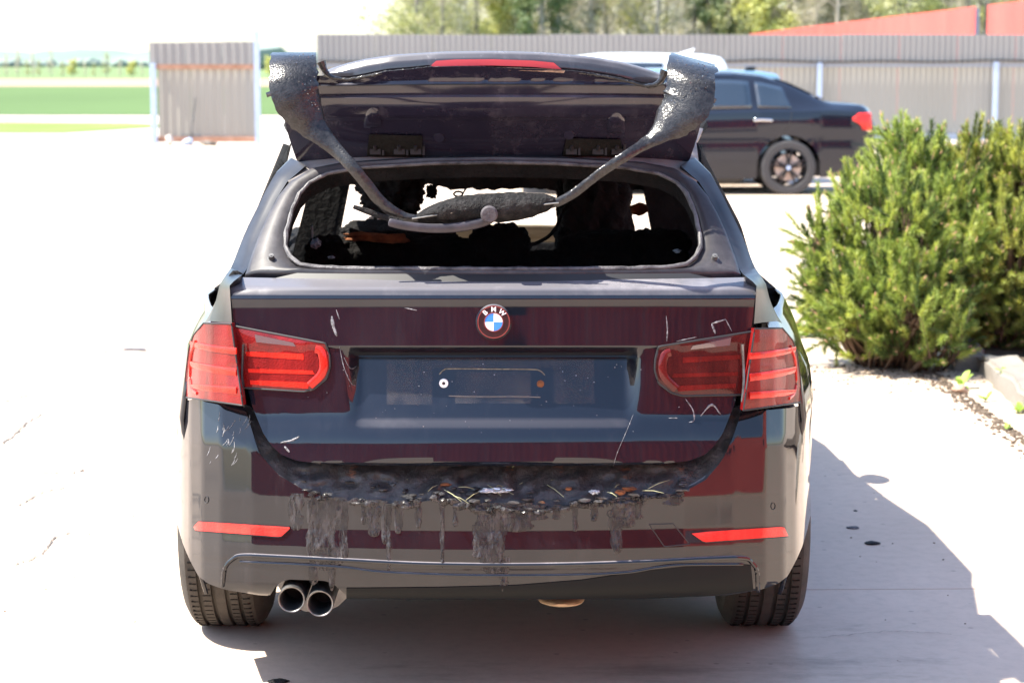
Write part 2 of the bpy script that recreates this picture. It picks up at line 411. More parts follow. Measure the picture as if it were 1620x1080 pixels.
FY = 43.5
def long_fence():
    t = empty('sheet_metal_fence', (7, FY, 0)); t.location = (0, FY, 0)
    props(t, 'long beige corrugated metal fence with pale blue posts behind the parked dark sedan', 'fence')
    xL = -4.02; x = xL; zt = 2.19
    while x < 24:
        x1 = x + 1.2
        corrugated(MB(), x, x1-.004, .16, 1.55, 0, .12, .007).out('lower_panel', M['beige_sheet'], t, smooth=False, solid=.003)
        corrugated(MB(), x, x1-.004, 1.60, zt + .006*((x*7) % 3), -.10, .12, .007).out('upper_panel', M['grey_sheet'], t, smooth=False, solid=.003)
        x = x1
    MB().box(((xL+24)/2, -.055, 1.60), (24-xL, .05, .13)).out('rail', M['rail_grey'], t, smooth=False)
    MB().box(((xL+24)/2, -.03, .10), (24-xL, .07, .13)).out('rail', M['rail_grey'], t, smooth=False)
    for px in (1017, 1295, 1573, 1851):
        X = (px-810)/F*FY*.992
        MB().box((X, -.16, .82), (.10, .08, 1.64)).out('post', M['blue_steel'], t, smooth=False, bevel=.006)
    pts = [(xL + .05 + i*.35, -.19, 1.665 - .02*abs(math.sin(i*.24)) - .012*math.sin(i*.9)) for i in range(80)]
    MB().tube(pts, .022, 6).out('cable', M['cable'], t)
long_fence()
def short_fence():
    Yf = 42.0
    t = empty('sheet_metal_screen', (0, Yf, 0)); t.location = (0, Yf, 0)
    props(t, 'short beige corrugated metal screen with orange beam standing alone beside the green field', 'screen')
    xl = (240-810)/F*Yf*.992; xr = (408-810)/F*Yf*.992
    k = 1.0
    x = xl + .12
    while x < xr - .1:
        x1 = min(x + .66, xr-.06)
        corrugated(MB(), x, x1-.003, .12, 1.58, 0, .165, .010).out('lower_panel', M['beige_sheet'], t, smooth=False, solid=.003)
        x = x1
    x = xl - .02
    while x < xr - .1:
        x1 = min(x + .72, xr-.02)
        corrugated(MB(), x, x1-.003, 1.59, 2.02 + .012*(x-xl), -.09, .165, .010).out('upper_panel', M['grey_sheet'], t, smooth=False, solid=.003)
        x = x1
    MB().box(((xl+xr)/2, -.05, 1.545), (xr-xl-.1, .05, .10)).out('beam', M['orange_beam'], t, smooth=False)
    MB().box(((xl+xr)/2, -.03, .10), (xr-xl-.1, .06, .11)).out('beam', M['orange_beam'], t, smooth=False)
    MB().box((xl+.05, -.12, .8), (.11, .10, 1.6)).out('post', M['blue_steel'], t, smooth=False, bevel=.006)
    MB().box((xr, -.12, 1.13), (.11, .10, 2.26)).out('post', M['blue_steel'], t, smooth=False, bevel=.006)
    MB().tube([(xr+.02, -.12, 2.26), (xr+.01, -.12, 2.32), (xr+.02, -.12, 2.36)], .02, 6).out('pipe_end', M['blue_steel'], t)
short_fence()
# stick and rubbish at the screen's foot
ps = [world(303, 222, 41.5), world(305, 190, 41.6), world(309, 155, 41.85)]
props(MB().tube(ps, [.022, .02, .014], 7).out('stick', varied('grey_wood', (.05, .05, .05), (.08, .08, .08), 9)), 'thin dark stick leaning upright against the short corrugated screen', 'stick')
b = MB(); blob(b, (world(296, 226, 41.4)), (.10, .08, .07), .4, 3); blob(b, world(300, 223, 41.35), (.06, .05, .06), .3, 4)
props(b.out('bucket_base', M['blue_steel']), 'pale blue weight holding the foot of the thin stick', 'weight')
b = MB(); blob(b, world(330, 227, 41.4), (.15, .1, .05), .5, 8)
props(b.out('soil_heap', varied('dark_soil', (.1, .085, .075), (.17, .15, .13), 8)), 'low dark heap of soil at the foot of the corrugated screen', 'heap')
b = MB(); blob(b, world(268, 222, 41.4), (.07, .06, .11), .4, 11)
props(b.out('rag', varied('pale_cloth', (.45, .40, .36), (.6, .55, .5), 8)), 'pale crumpled rag by the left post of the corrugated screen', 'rag')
# distance posts beyond on the field road
def red_fence(Y0, Y1, X, label):
    t = empty('red_metal_fence', (X, (Y0+Y1)/2, 0)); props(t, label, 'fence')
    yc = (Y0+Y1)/2; y = Y0; i = 0
    while y < Y1 - .01:
        y1 = min(y + (1.2 if Y0 > 46 else .8), Y1)
        # runs away from the camera; profile faces -x
        corrugated(MB(), y-yc, y1-.004-yc, .2, 2.95 + .004*(i % 2), 0, .2, .025, dirx=False).out('panel', M['red_sheet'], t, smooth=False, solid=.003)
        y = y1; i += 1
    for yy in (Y0+.1, Y1-.1): MB().box((.06, yy-yc, 1.45), (.08, .08, 2.9)).out('post', M['rail_grey'], t, smooth=False)
red_fence(50.3, 98, 11.05, 'long tall red corrugated fence rising above the beige one, left of the narrow gap')
red_fence(44.6, 49.1, 11.08, 'short red corrugated fence section right of the narrow gap, at the photo edge')

# red building behind the camera and to the right: what the car paint mirrors
def red_building():
    t = empty('red_clad_building', (0, -13, 0), R(19)); props(t, 'dark red corrugated metal building mirrored in the tailgate of the burnt car', 'building')
    for i in range(33):
        x = -63 + i*2.4
        corrugated(MB(), x, x+2.39, .35, 4.6, 0, .30, -.05).out('wall_panel', M['red_clad'], t, smooth=False)
    MB().box((-23, -.10, .17), (80, .12, .34)).out('plinth', M['concrete'], t, smooth=False)
    MB().box((.9, .04, 1.3), (1.1, .06, 2.1)).out('door', M['shut'], t, smooth=False)
    MB().box((-23, .06, 4.72), (80, .3, .16)).out('roof_edge', mat('white_trim', (.5, .5, .5), .5), t, smooth=False)
    MB().box((-23, -4.1, 4.66), (80, 8, .1)).out('roof', M['rail_grey'], t, smooth=False)
M['pane'] = mat('window_pane', (.02, .025, .03), .05)
red_building()
def side_building():
    t = empty('red_clad_annexe', (8.6, 0, 0)); props(t, 'sunlit red corrugated annexe outside the frame, mirrored in the right corner of the bumper', 'building')
    for i in range(8):
        y = -7 + i*1.6
        corrugated(MB(), y, y+1.59, .35, 4.4, 0, .20, .03, dirx=False).out('wall_panel', M['red_sheet'], t, smooth=False)
    MB().box((.05, -.6, .17), (.16, 12.8, .34)).out('plinth', M['concrete'], t, smooth=False)
    for yy in (-4.5, -1.2, 2.6):
        MB().box((-.06, yy, 2.3), (.06, .9, 1.5)).out('window', M['pane'], t, smooth=False)
        MB().box((-.08, yy, 1.5), (.12, 1.1, .08)).out('sill', M['rail_grey'], t, smooth=False)
    MB().box((2.6, -.6, 4.45), (5.4, 13.0, .12)).out('roof', M['rail_grey'], t, smooth=False)
side_building()

# ------------------------------------------------------------------ trees
def leafmat(name, c1, c2, c3):
    m = mat(name, c1, .55, spec=.3); g_ = nd(m, 'ShaderNodeNewGeometry')
    lk(m, nramp(m, g_.outputs['Random Per Island'], [(0, c1), (.5, c2), (1, c3)]), bsdf(m).inputs['Base Color'])
    tr = nd(m, 'ShaderNodeBsdfTranslucent'); mx = nd(m, 'ShaderNodeMixShader'); mx.inputs[0].default_value = .3
    tr.inputs[0].default_value = (c2[0]*1.6, c2[1]*1.5, c2[2], 1)
    out = m.node_tree.nodes['Material Output']
    lk(m, bsdf(m).outputs[0], mx.inputs[1]); lk(m, tr.outputs[0], mx.inputs[2]); lk(m, mx.outputs[0], out.inputs[0])
    return m
M['spring_leaf'] = leafmat('spring_leaves', (.27, .285, .15), (.36, .37, .20), (.46, .46, .28))
M['yellow_leaf'] = leafmat('yellow_green_leaves', (.36, .38, .14), (.46, .475, .19), (.56, .56, .27))
M['grey_twig'] = leafmat('bare_twigs', (.36, .325, .27), (.46, .42, .36), (.55, .51, .45))
M['dark_leaf'] = leafmat('dark_conifer_leaves', (.11, .16, .08), (.16, .21, .11), (.21, .26, .14))
M['bark'] = varied('bark', (.20, .17, .145), (.36, .32, .28), 4, .9)
M['pale_bark'] = varied('pale_bark', (.30, .28, .25), (.48, .46, .42), 3, .9, stretch=(1, 1, 4))
def leaves_np(centers, sizes, per, spread, rng, flat=.6):
    """tri leaves around clump centres -> verts, faces"""
    C = np.repeat(centers, per, axis=0); S = np.repeat(sizes, per)
    n = len(C); off = rng.normal(size=(n, 3)); off /= np.linalg.norm(off, axis=1)[:, None]
    off *= (rng.random(n)**.5)[:, None]*spread[:, None].repeat(per, 0) if hasattr(spread, 'shape') else (rng.random(n)**.5*spread)[:, None]
    P = C + off
    a = rng.normal(size=(n, 3)); a /= np.linalg.norm(a, axis=1)[:, None]
    b = np.cross(a, rng.normal(size=(n, 3))); b /= np.linalg.norm(b, axis=1)[:, None]
    V = np.empty((n*4, 3)); L = S[:, None]
    V[0::4] = P - a*L; V[1::4] = P + b*L*flat; V[2::4] = P + a*L; V[3::4] = P - b*L*flat
    Fc = np.arange(n*4).reshape(-1, 4)
    return V, Fc
def np_mesh(name, V, Fc, m):
    me = bpy.data.meshes.new(name); k = Fc.shape[1]
    me.vertices.add(len(V)); me.vertices.foreach_set('co', V.astype(np.float32).ravel())
    me.loops.add(Fc.size); me.loops.foreach_set('vertex_index', Fc.astype(np.int32).ravel())
    me.polygons.add(len(Fc)); me.polygons.foreach_set('loop_start', (np.arange(len(Fc))*k).astype(np.int32))
    me.update(calc_edges=True); me.materials.append(m); return me
def tree_proto(kind, seed):
    rng = np.random.default_rng(seed); rnd = random.Random(seed)
    h = {'birch': 13, 'oak': 12, 'bush': 5.2, 'spruce': 14, 'twig': 12}[kind]
    mb = MB(); lean = rnd.uniform(-.6, .6)
    pts = [(lean*(k/8)**2+rnd.uniform(-.06, .06), rnd.uniform(-.06, .06), h*k/8) for k in range(9)]
    r0 = {'birch': .15, 'oak': .24, 'bush': .09, 'spruce': .19, 'twig': .17}[kind]
    mb.tube(pts, [r0*(1-.85*k/8) for k in range(9)], 7)
    cs = []
    nb = {'birch': 30, 'oak': 34, 'bush': 26, 'spruce': 60, 'twig': 44}[kind]
    for i in range(nb):
        t = rnd.uniform(.10 if kind in ('bush', 'twig', 'oak') else .16, 1); z = h*t; a = rnd.uniform(0, 6.28)
        L = {'birch': 1.6*(1.15-t), 'oak': 3.2*(1.05-.7*t), 'bush': 1.9*(1.1-.6*t), 'spruce': 2.4*(1.04-t), 'twig': 2.3*(1.1-.6*t)}[kind]*rnd.uniform(.7, 1.1)
        p0 = Vector((lean*t*t, 0, z)); up = -.15 if kind == 'spruce' else .55
        p1 = p0 + Vector((math.cos(a), math.sin(a), up))*L*.55; p2 = p0 + Vector((math.cos(a), math.sin(a), up*1.1+.1))*L
        mb.tube([p0, p1, p2], [r0*.28*(1.1-t*.6), r0*.16*(1.1-t*.6), .012], 5, caps=False)
        for f in (.4, .6, .8, 1.0): cs.append(tuple(p0.lerp(p2, f) + Vector((rnd.uniform(-.2, .2), rnd.uniform(-.2, .2), rnd.uniform(-.2, .3)))))
    cs = np.array(cs)
    per = {'birch': 26, 'oak': 34, 'bush': 60, 'spruce': 46, 'twig': 22}[kind]
    V, Fc = leaves_np(cs, rng.uniform(.06, .13, len(cs)) if kind != 'twig' else rng.uniform(.16, .3, len(cs)), per, .62 if kind != 'spruce' else .4, rng, .6 if kind != 'twig' else .07)
    return mb, V, Fc
TREES = {}
def build_tree_proto(kind, seed, leaf, bark):
    mb, V, Fc = tree_proto(kind, seed)
    tm = mb.out('trunk', bark, None); tmesh = tm.data; bpy.data.objects.remove(tm)
    return tmesh, np_mesh('crown', V, Fc, leaf)
TREES['birch'] = build_tree_proto('birch', 1, M['spring_leaf'], M['pale_bark'])
TREES['oak'] = build_tree_proto('oak', 2, M['spring_leaf'], M['bark'])
TREES['yellow'] = build_tree_proto('bush', 3, M['yellow_leaf'], M['bark'])
TREES['spruce'] = build_tree_proto('spruce', 4, M['dark_leaf'], M['bark'])
TREES['twig'] = build_tree_proto('twig', 5, M['grey_twig'], M['bark'])
TREES['twig2'] = build_tree_proto('twig', 9, M['grey_twig'], M['pale_bark'])
def place_tree(kind, X, Y, s, label, group, rz):
    t = empty('tree', (X, Y, 0), rz); t.scale = (s, s, s)
    props(t, label, 'tree', group)
    for nme, me in zip(('trunk', 'crown'), TREES[kind]):
        o = bpy.data.objects.new(nme, me); COL.objects.link(o); o.parent = t
        if nme == 'crown': o['kind'] = 'stuff'
WOOD = 'trees of the wood behind the metal fences'
lab = {'birch': 'slender pale-barked leafing tree', 'oak': 'spreading leafing brown tree', 'yellow': 'low bushy yellow-green tree',
       'spruce': 'dark green conifer', 'twig': 'bare brown tree', 'twig2': 'bare pale-barked tree'}
rn = random.Random(21)
def wpos(px):
    for lim, ph in ((670, 'at the left end of the wood'), (730, 'just right of the left end of the wood'), (790, 'over the left half of the brake light'), (860, 'over the right half of the brake light'), (940, 'over the right slope of the hatch'), (1020, 'over the white car front'), (1100, 'over the right melted strap'),
                    (1190, 'left of the red fence tip'), (1280, 'over the low tip of the red fence'), (1370, 'over the dark saloon tail'), (1460, 'over the peak of the left pine shrub'), (1545, 'left of the red fence gap'), (9999, 'right of the red fence gap')):
        if px < lim: return ph
px = 632
first = True
while px < 1700:
    for row in range(3):
        Y = 118 + row*11 + rn.uniform(-4, 4)
        k = rn.choices(['birch', 'oak', 'yellow', 'spruce', 'twig', 'twig2'], [3, 1.6, 1.5, .7 if px > 800 else .1, 4.4, 5])[0]
        if px < 720: k = rn.choice(['yellow', 'twig', 'oak', 'birch'])
        X = (px + rn.uniform(-12, 12) - 810)/F*Y + (1.0 if px < 650 else 0)
        place_tree(k, X, Y, rn.uniform(.8, 1.15), lab[k].replace('in the wood behind the fence', '').replace('among the leafing trees behind the fence', '').strip() + ', ' + ['front', 'middle', 'back'][row] + ' row, ' + wpos(px), WOOD, rn.uniform(0, 6.28))
    px += rn.uniform(30, 46)
# trees along the far edge of the ploughed field
ORC = 'row of small trees across the fields'
for i, (px, hh, kind) in enumerate([(10, 34, 'twig'), (28, 40, 'twig'), (43, 26, 'oak'), (53, 36, 'twig'), (62, 26, 'oak'), (81, 40, 'twig2'), (99, 24, 'oak'), (115, 26, 'yellow'),
                    (135, 26, 'twig'), (149, 22, 'oak'), (169, 36, 'oak'), (190, 28, 'twig'), (209, 24, 'yellow'), (225, 24, 'twig'), (428, 30, 'yellow'), (437, 24, 'oak')]):
    Y = 224 + (i*37 % 9); s = hh/14.2/ {'twig': 12, 'twig2': 12, 'oak': 12, 'yellow': 5.2}[kind]
    place_tree(kind, (px-810)/F*Y*.992, Y, s, ('%s small tree from the left in the far row across the fields' % ['first', 'second', 'third', 'fourth', 'fifth', 'sixth', 'seventh', 'eighth', 'ninth', 'tenth', 'eleventh', 'twelfth', 'thirteenth', 'fourteenth'][i]) if i < 14 else ['small yellow-green tree just right of the short screen across the fields', 'small round tree beside the left melted strap across the fields'][i-14], ORC, i*1.3)

# ================================================================== THE BURNT CAR
CAR = empty('burnt_estate_car', (CARX, CARY, 0))
props(CAR, 'burnt-out black estate car seen from behind, its glass gone and rear window hatch raised', 'car')

# ---- surfaces of the rear, v = metres forward of the bumper face
PY = .001545
def plan(a): u = a/647.0; return .20*u*u
def tg(a, y):      # tailgate
    c = abs(a)
    top = .064 + plan(a)
    if y <= 548:
        v = top; d = 548 - min(548, max(y, 488)); v += d*PY*.105
        if y < 488: pass
        if y < 470: v += (470-max(y, 455))*PY*.75
        if y < 455: v += (455-y)*PY*2.4
        return v
    outer = top + .004*sstep(548, 551, y)
    outer -= (min(y, 660)-548)*PY*.12
    if y > 660: outer -= (min(y, 698)-660)*PY*.30
    if y > 698: outer -= (min(y, 733)-698)*PY*.15
    inner = top + .058*sstep(548, 562, y)
    if y > 562: inner -= (min(y, 695)-562)*PY*.445*(.86+.14*sstep(562, 600, y))
    if y > 695: inner -= (min(y, 733)-695)*PY*.15
    k = sstep(208, 236, c + max(0, y-600)*.05) if y < 640 else sstep(208, 236, c+2)*1.0
    k2 = k
    v = lerp(inner, outer, k2)
    if y > 655: v = lerp(v, .064+plan(a)-.05 + (733-y)*PY*.15, sstep(655, 700, y)*.8)
    if y > 731: v += .03*sstep(731, 738, y)
    return v
QT = [(380, .10), (395, .105), (420, .135), (445, .18), (465, .25), (478, .33), (487, .42), (495, .52)]
def qv(a, y):      # quarter panel and outer lamps
    c = abs(a); v = tab(QT, c) - .02*sstep(560, 640, y)
    return v + .00018*(540-y if y < 540 else 0)
BT = [(0, 0), (120, .008), (200, .021), (300, .048), (380, .088), (430, .13), (460, .185), (480, .26), (492, .36), (499, .50), (503, .70)]
BPROF = [(620, .110), (640, .091), (700, .047), (712, .0405), (788, .0245), (792, .0238), (840, .0205), (868, .013), (890, .0105), (896, .013), (905, .0115), (930, .0145), (940, .022), (948, .038), (952, .06)]
def bkick(a): c = abs(a); return 12*(c/500)**2
def bv(a, y):
    c = abs(a); p = plan_b = tab(BT, c)
    return p + tab(BPROF, y + bkick(a))
# tailgate lower skin
TB = [(0, 0, 737), (.3, 115, 736.5), (.5, 200, 735.5), (.65, 265, 733.5), (.75, 310, 728.5), (.82, 335, 719), (.88, 351, 704), (.93, 364, 684), (1, 381, 642)]
def tailgate():
    S = [i/70 for i in range(-70, 71)]
    ts = []
    ylv = [443, 446, 450, 453, 456, 461, 466, 470, 474, 480, 488, 500, 515, 530, 541, 546, 548, 549, 551, 554, 558, 562, 568] + list(range(578, 731, 8))
    vs = []
    for yl in ylv + [733, 735, 737]:
        t = (yl-443)/(737-443)
        for s in S:
            c = abs(s); xb = tab([(p[0], p[1]) for p in TB], c); yb = tab([(p[0], p[2]) for p in TB], c)
            xt = c*417; y = 443 + t*(yb-443)
            # keep crease levels level in the upper part
            ylev = yl if yl <= 562 else 562 + (yl-562)/(737-562)*(yb-562)
            x = lerp(xt, xb, ((ylev-443)/(yb-443))**1.5)
            ylev -= 5*(c**2)*sstep(470, 440, ylev)
            vs.append(cp(math.copysign(x, s), ylev, tg(x, ylev)))
    n = len(ylv)+3; f = [tuple(reversed(q)) for q in gridfaces(n, len(S))]
    # turn-in skirt round the lower edge
    base = (n-1)*len(S); m = len(vs)
    edge = [i*len(S) for i in range(n)] + [base+i for i in range(1, len(S))] + [i*len(S)+len(S)-1 for i in range(n-2, -1, -1)]
    for e in edge: p = vs[e].copy(); vs.append(p + Vector((0, .035, 0)))
    for i in range(len(edge)-1): f.append((edge[i], edge[i+1], m+i+1, m+i))
    return finish('tailgate', vs, f, M['paint'], CAR, angle=40)
TG = tailgate()
# ---- bumper
BTOP = [(-503, 800), (-498, 700), (-490, 634), (-470, 630), (-440, 634), (-396, 641), (-392, 646), (-380, 685), (-370, 717), (-339, 751), (-297, 776), (-261, 787), (-219, 795), (-175, 795), (-140, 798), (-93, 790),
        (-55, 795), (-20, 805), (40, 807), (93, 806), (145, 795), (175, 797), (219, 790), (297, 780), (336, 759), (356, 736), (367, 720), (380, 690), (392, 654), (396, 650), (440, 648), (470, 645), (490, 640), (498, 700), (503, 800)]
BBOT = [(0, 948), (232, 947), (370, 941), (424, 932), (450, 923), (466, 911), (480, 885), (490, 862), (498, 835), (503, 812)]
def bbot(a):
    y = tab(BBOT, abs(a))
    if -352 <= a <= -226:      # cut-out over the exhaust tips
        y = min(y, tab([(-352, 940), (-344, 927), (-334, 919), (-322, 916), (-268, 918), (-254, 922), (-240, 934), (-226, 947)], a))
    return y
def bumper():
    A = sorted(set([-503+i*4 for i in range(252)] + [503, -352, -344, -334, -322, -268, -254, -240, -232, -226, 396, 392, -392, -396]))
    NT, NBm = 16, 46; vs = []
    lv = [800+i*3.4 for i in range(NBm)]
    rows = NT + 40
    for r in range(rows):
        for a in A:
            yt = tab(BTOP, a); yb = bbot(a)
            t = r/(rows-1)
            y = yt + (yb-yt)*t
            vs.append(cp(a, y, bv(a, y)))
    nc = len(A); f = [tuple(reversed(q)) for q in gridfaces(rows, nc)]
    # return flange on top and bottom edges
    m = len(vs)
    for i in range(nc): vs.append(vs[i] + Vector((0, .03, -.012)))
    for i in range(nc): vs.append(vs[(rows-1)*nc+i] + Vector((0, .05, .0)))
    for i in range(nc-1):
        f.append((i, i+1, m+i+1, m+i)); f.append(((rows-1)*nc+i+1, (rows-1)*nc+i, m+nc+i, m+nc+i+1))
    return finish('bumper', vs, f, M['bumper'], CAR, angle=50)
BU = bumper()
MID = lambda T: [(-a, y) for a, y in T]
# lower insert with its raised rim
INS_T = [(-428, 926), (-424, 898), (-412, 884), (-395, 878), (-340, 880), (-240, 885), (-120, 891), (0, 893), (120, 892), (240, 888), (340, 883), (395, 882), (410, 890), (418, 905), (419, 934)]
INS = catmull(INS_T, 90)
MB().tube([cp(p.x, p.y, bv(p.x, p.y)-.001) for p in INS], (.0055), 8).out('insert_rim', M['bumper'], BU)
ST_T = [(-400, 888), (-300, 893), (-236, 897), (-180, 904), (-100, 908), (0, 910), (130, 909), (210, 905), (260, 897), (300, 893), (395, 892)]
ST = catmull(ST_T, 70)
MB().tube([cp(p.x, p.y, bv(p.x, p.y)-.002) for p in ST], (.0035), 8).out('insert_crease', M['bumper'], BU)
for s, tp, bt in ((-1, [(-474, 833), (-466, 824.5), (-322, 833.5)], [(-471, 838.5), (-336, 848.5), (-322, 836)]),
                  (1, [(314, 843.5), (340, 840.5), (455, 833), (461, 834)], [(322, 849), (334, 857), (467, 847.5), (465, 842)])):
    sh = [(a, y-1.5) for a, y in tp]; sb = [(a, y+1.8) for a, y in bt]
    patch('reflector_surround', sh, sb, bv, .002, M['shut'], BU, nu=28, nv=5, thick=.012)
    patch('reflector', tp, bt, bv, .005, M['refl_red'], BU, nu=28, nv=5, thick=.012)
# towing eye cover
OUT = [(247, 829), (285, 828), (311, 860), (271, 864)]
patch('towing_cover', OUT[:2], [OUT[3], OUT[2]], bv, .0008, M['bumper'], BU, nu=8, nv=8, thick=.004)
loop = resample(OUT + [OUT[0]], 48)
MB().tube([cp(p.x, p.y, bv(p.x, p.y)-.0004) for p in loop], .0016, 6).out('cover_gap', M['shut'], BU)
for a, y in ((-453, 790), (443, 800), (186, 812), (-192, 809)):
    p = lambda a, y: cp(a, y, bv(a, y)); c = p(a, y); tx = (p(a+3, y)-p(a-3, y)).normalized(); tz = (p(a, y-3)-p(a, y+3)).normalized()
    nn_ = tz.cross(tx).normalized(); nn_ = nn_ if nn_.y < 0 else -nn_
    b = MB(); b.tube([c + nn_*.0008 + (tx*math.cos(t) + tz*math.sin(t))*.0085 for t in [i*math.pi/12 for i in range(25)]], .0010, 5, caps=False)
    b.out('parking_sensor', M['shut'], BU)
VT = [(-232, 930), (-100, 929), (40, 925), (140, 917), (230, 904), (310, 895), (370, 890), (408, 893)]; VB = [(-232, 946.5), (0, 947.5), (232, 946.5), (330, 943), (372, 939.5), (412, 933)]  # black valance, raised at right to paint in the dark ground reflection
patch('valance_and_dark_reflection', VT, VB, bv, .003, mat('valance_reflection_black', (.006, .007, .008), .5, spec=.12), BU, nu=70, nv=6, thick=.008)
# ---- lamps
def lampset(s):
    f = lambda P: [(s*a, y) for a, y in P]
    d = 0 if s < 0 else 5
    q = lambda P: [(-a if s > 0 else a, y + (d if True else 0)) for a, y in P]
    T = [(-412, 515), (-265, 543), (-259, 560), (-258, 577)]; B_ = [(-393, 613), (-300, 619), (-283, 615), (-264, 599), (-258, 581)]
    if s > 0: T = [(-412, 524-5), (-262, 548-5), (-257, 562), (-256, 577)]; B_ = [(-396, 619), (-300, 621), (-282, 616), (-262, 601), (-256, 581)]
    T, B_ = q(T), q(B_)
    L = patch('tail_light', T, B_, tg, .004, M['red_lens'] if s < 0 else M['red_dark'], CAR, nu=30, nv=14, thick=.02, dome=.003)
    out = resample(T + list(reversed(B_)) + [T[0]], 90)
    MB().tube([cp(p.x, p.y, tg(p.x, p.y)-.003) for p in out], .0028, 6).out('lamp_seal', M['shut'], L)
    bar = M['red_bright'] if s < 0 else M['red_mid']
    o2 = lambda a, y: tg(a, y) - .003
    for tp, bt in (([(-392, 556), (-300, 560)], [(-390, 563), (-300, 569)]),
                   ([(-388, 583), (-286, 586)], [(-387, 589), (-282, 592)]),
                   ([(-385, 601), (-290, 605)], [(-384, 608), (-293, 614)])):
        patch('light_bar', q(tp), q(bt), o2, .0046, bar, L, nu=20, nv=3, thick=.003)
    patch('light_bar', q([(-288, 552), (-270, 553)]), q([(-292, 608), (-280, 610)]) if 0 else q([(-296, 611), (-281, 611)]), o2, .0052, bar, L, nu=4, nv=9, thick=.003) if 0 else None
    cv = [(-281, 552), (-272, 556), (-268, 575), (-272, 592), (-290, 610)]
    pts = [cp(p.x, p.y, tg(p.x, p.y)-.0085) for p in catmull(q(cv), 18)]
    MB().tube(pts, [(.010, .003)]*18, 8, up=(0, 1, 0)).out('light_bar', bar, L)
    patch('reversing_light', q([(-377, 529), (-316, 542)]), q([(-375, 541), (-312, 548)]), o2, .005, M['clear_lens'], L, nu=12, nv=3, thick=.003)
    # outer lamp on the quarter panel
    T = [(-457, 511), (-440, 509), (-416, 512)]; B_ = [(-488, 628), (-460, 635), (-396, 641)]
    Lf = [(-457, 511), (-476, 530), (-484, 560), (-488, 628)]
    def col(t):  # left boundary x at height
        return tab([(510, -457), (530, -474), (550, -481), (590, -486), (628, -488)], t)
    nu, nv = 22, 20; fr = []; bk = []
    for j in range(nv):
        t = j/(nv-1)
        for i in range(nu):
            k = i/(nu-1); yl = lerp(511, 628, t); yr = lerp(512, 641, t)
            al = col(yl); ar = lerp(-414, -396, t); a = lerp(al, ar, k); y = lerp(yl, yr, k)
            if s > 0: y += 8
            p = cp(-a if s > 0 else a, y, qv(a, y) - .006); fr.append(p); bk.append(p + Vector((-s*.006, .02, 0)))
    N = nu*nv; gf = gridfaces(nv, nu); fcs = ([tuple(reversed(x)) for x in gf] if s < 0 else gf) + [tuple(i+N for i in x) for x in gf]
    rim = list(range(nu)) + [j*nu+nu-1 for j in range(1, nv)] + [(nv-1)*nu+i for i in range(nu-2, -1, -1)] + [j*nu for j in range(nv-2, 0, -1)]
    fcs += [(rim[i], rim[(i+1) % len(rim)], rim[(i+1) % len(rim)]+N, rim[i]+N) for i in range(len(rim))]
    L2 = finish('tail_light', fr+bk, fcs, M['red_lens'], CAR, angle=40)
    MB().tube([fr[i] for i in rim] + [fr[rim[0]]], .0022, 6).out('lamp_seal', M['shut'], L2)
    for (y0, y1, bow) in ((545, 560, 8), (576, 594, 10), (608, 624, 6)):
        pts = []
        for k in range(16):
            t = k/15; a = lerp(-478, -406, t); y = (y0+y1)/2 + bow*(1-math.cos(t*math.pi/2))*.6 - 6*(1-t)**3*(1 if y0 < 600 else .2) - 2
            if s > 0: y += 8
            pts.append(cp(-a if s > 0 else a, y, qv(a, y)-.008))
        h = (y1-y0)*.00065
        MB().tube(pts, [(h*.85, .0024)]*16, 8, up=(0, 1, .0)).out('light_bar', M['red_bright'], L2)
    pts = [cp((-a if s > 0 else a), y+(8 if s > 0 else 0), qv(a, y)-.007) for a, y in [(-470, 540), (-477, 560), (-479, 590), (-477, 612), (-468, 622)]]
    MB().tube(catmull(pts, 14), .0045, 8).out('light_bar', M['red_bright'], L2)
lampset(-1); lampset(1)

# ---- trim on the tailgate
def ribbon(name, pts, wid, vfun, off, m, parent, n=30, th=.0012):
    P = catmull(pts, n); vs = []; f = []
    for i, p in enumerate(P):
        d = P[min(i+1, n-1)] - P[max(0, i-1)]; d.normalize(); q = Vector((-d.y, d.x, 0))
        ww = (wid(i/(n-1)) if callable(wid) else wid)/2
        for s in (-1, 1):
            e = p + q*ww*s; vs.append(cp(e.x, e.y, vfun(e.x, e.y)-off))
            
    for i in range(n-1): f.append((2*i, 2*i+1, 2*i+3, 2*i+2))
    return finish(name, vs, f, m, parent, solid=th)
tgm = lambda a, y: tg(a, y)
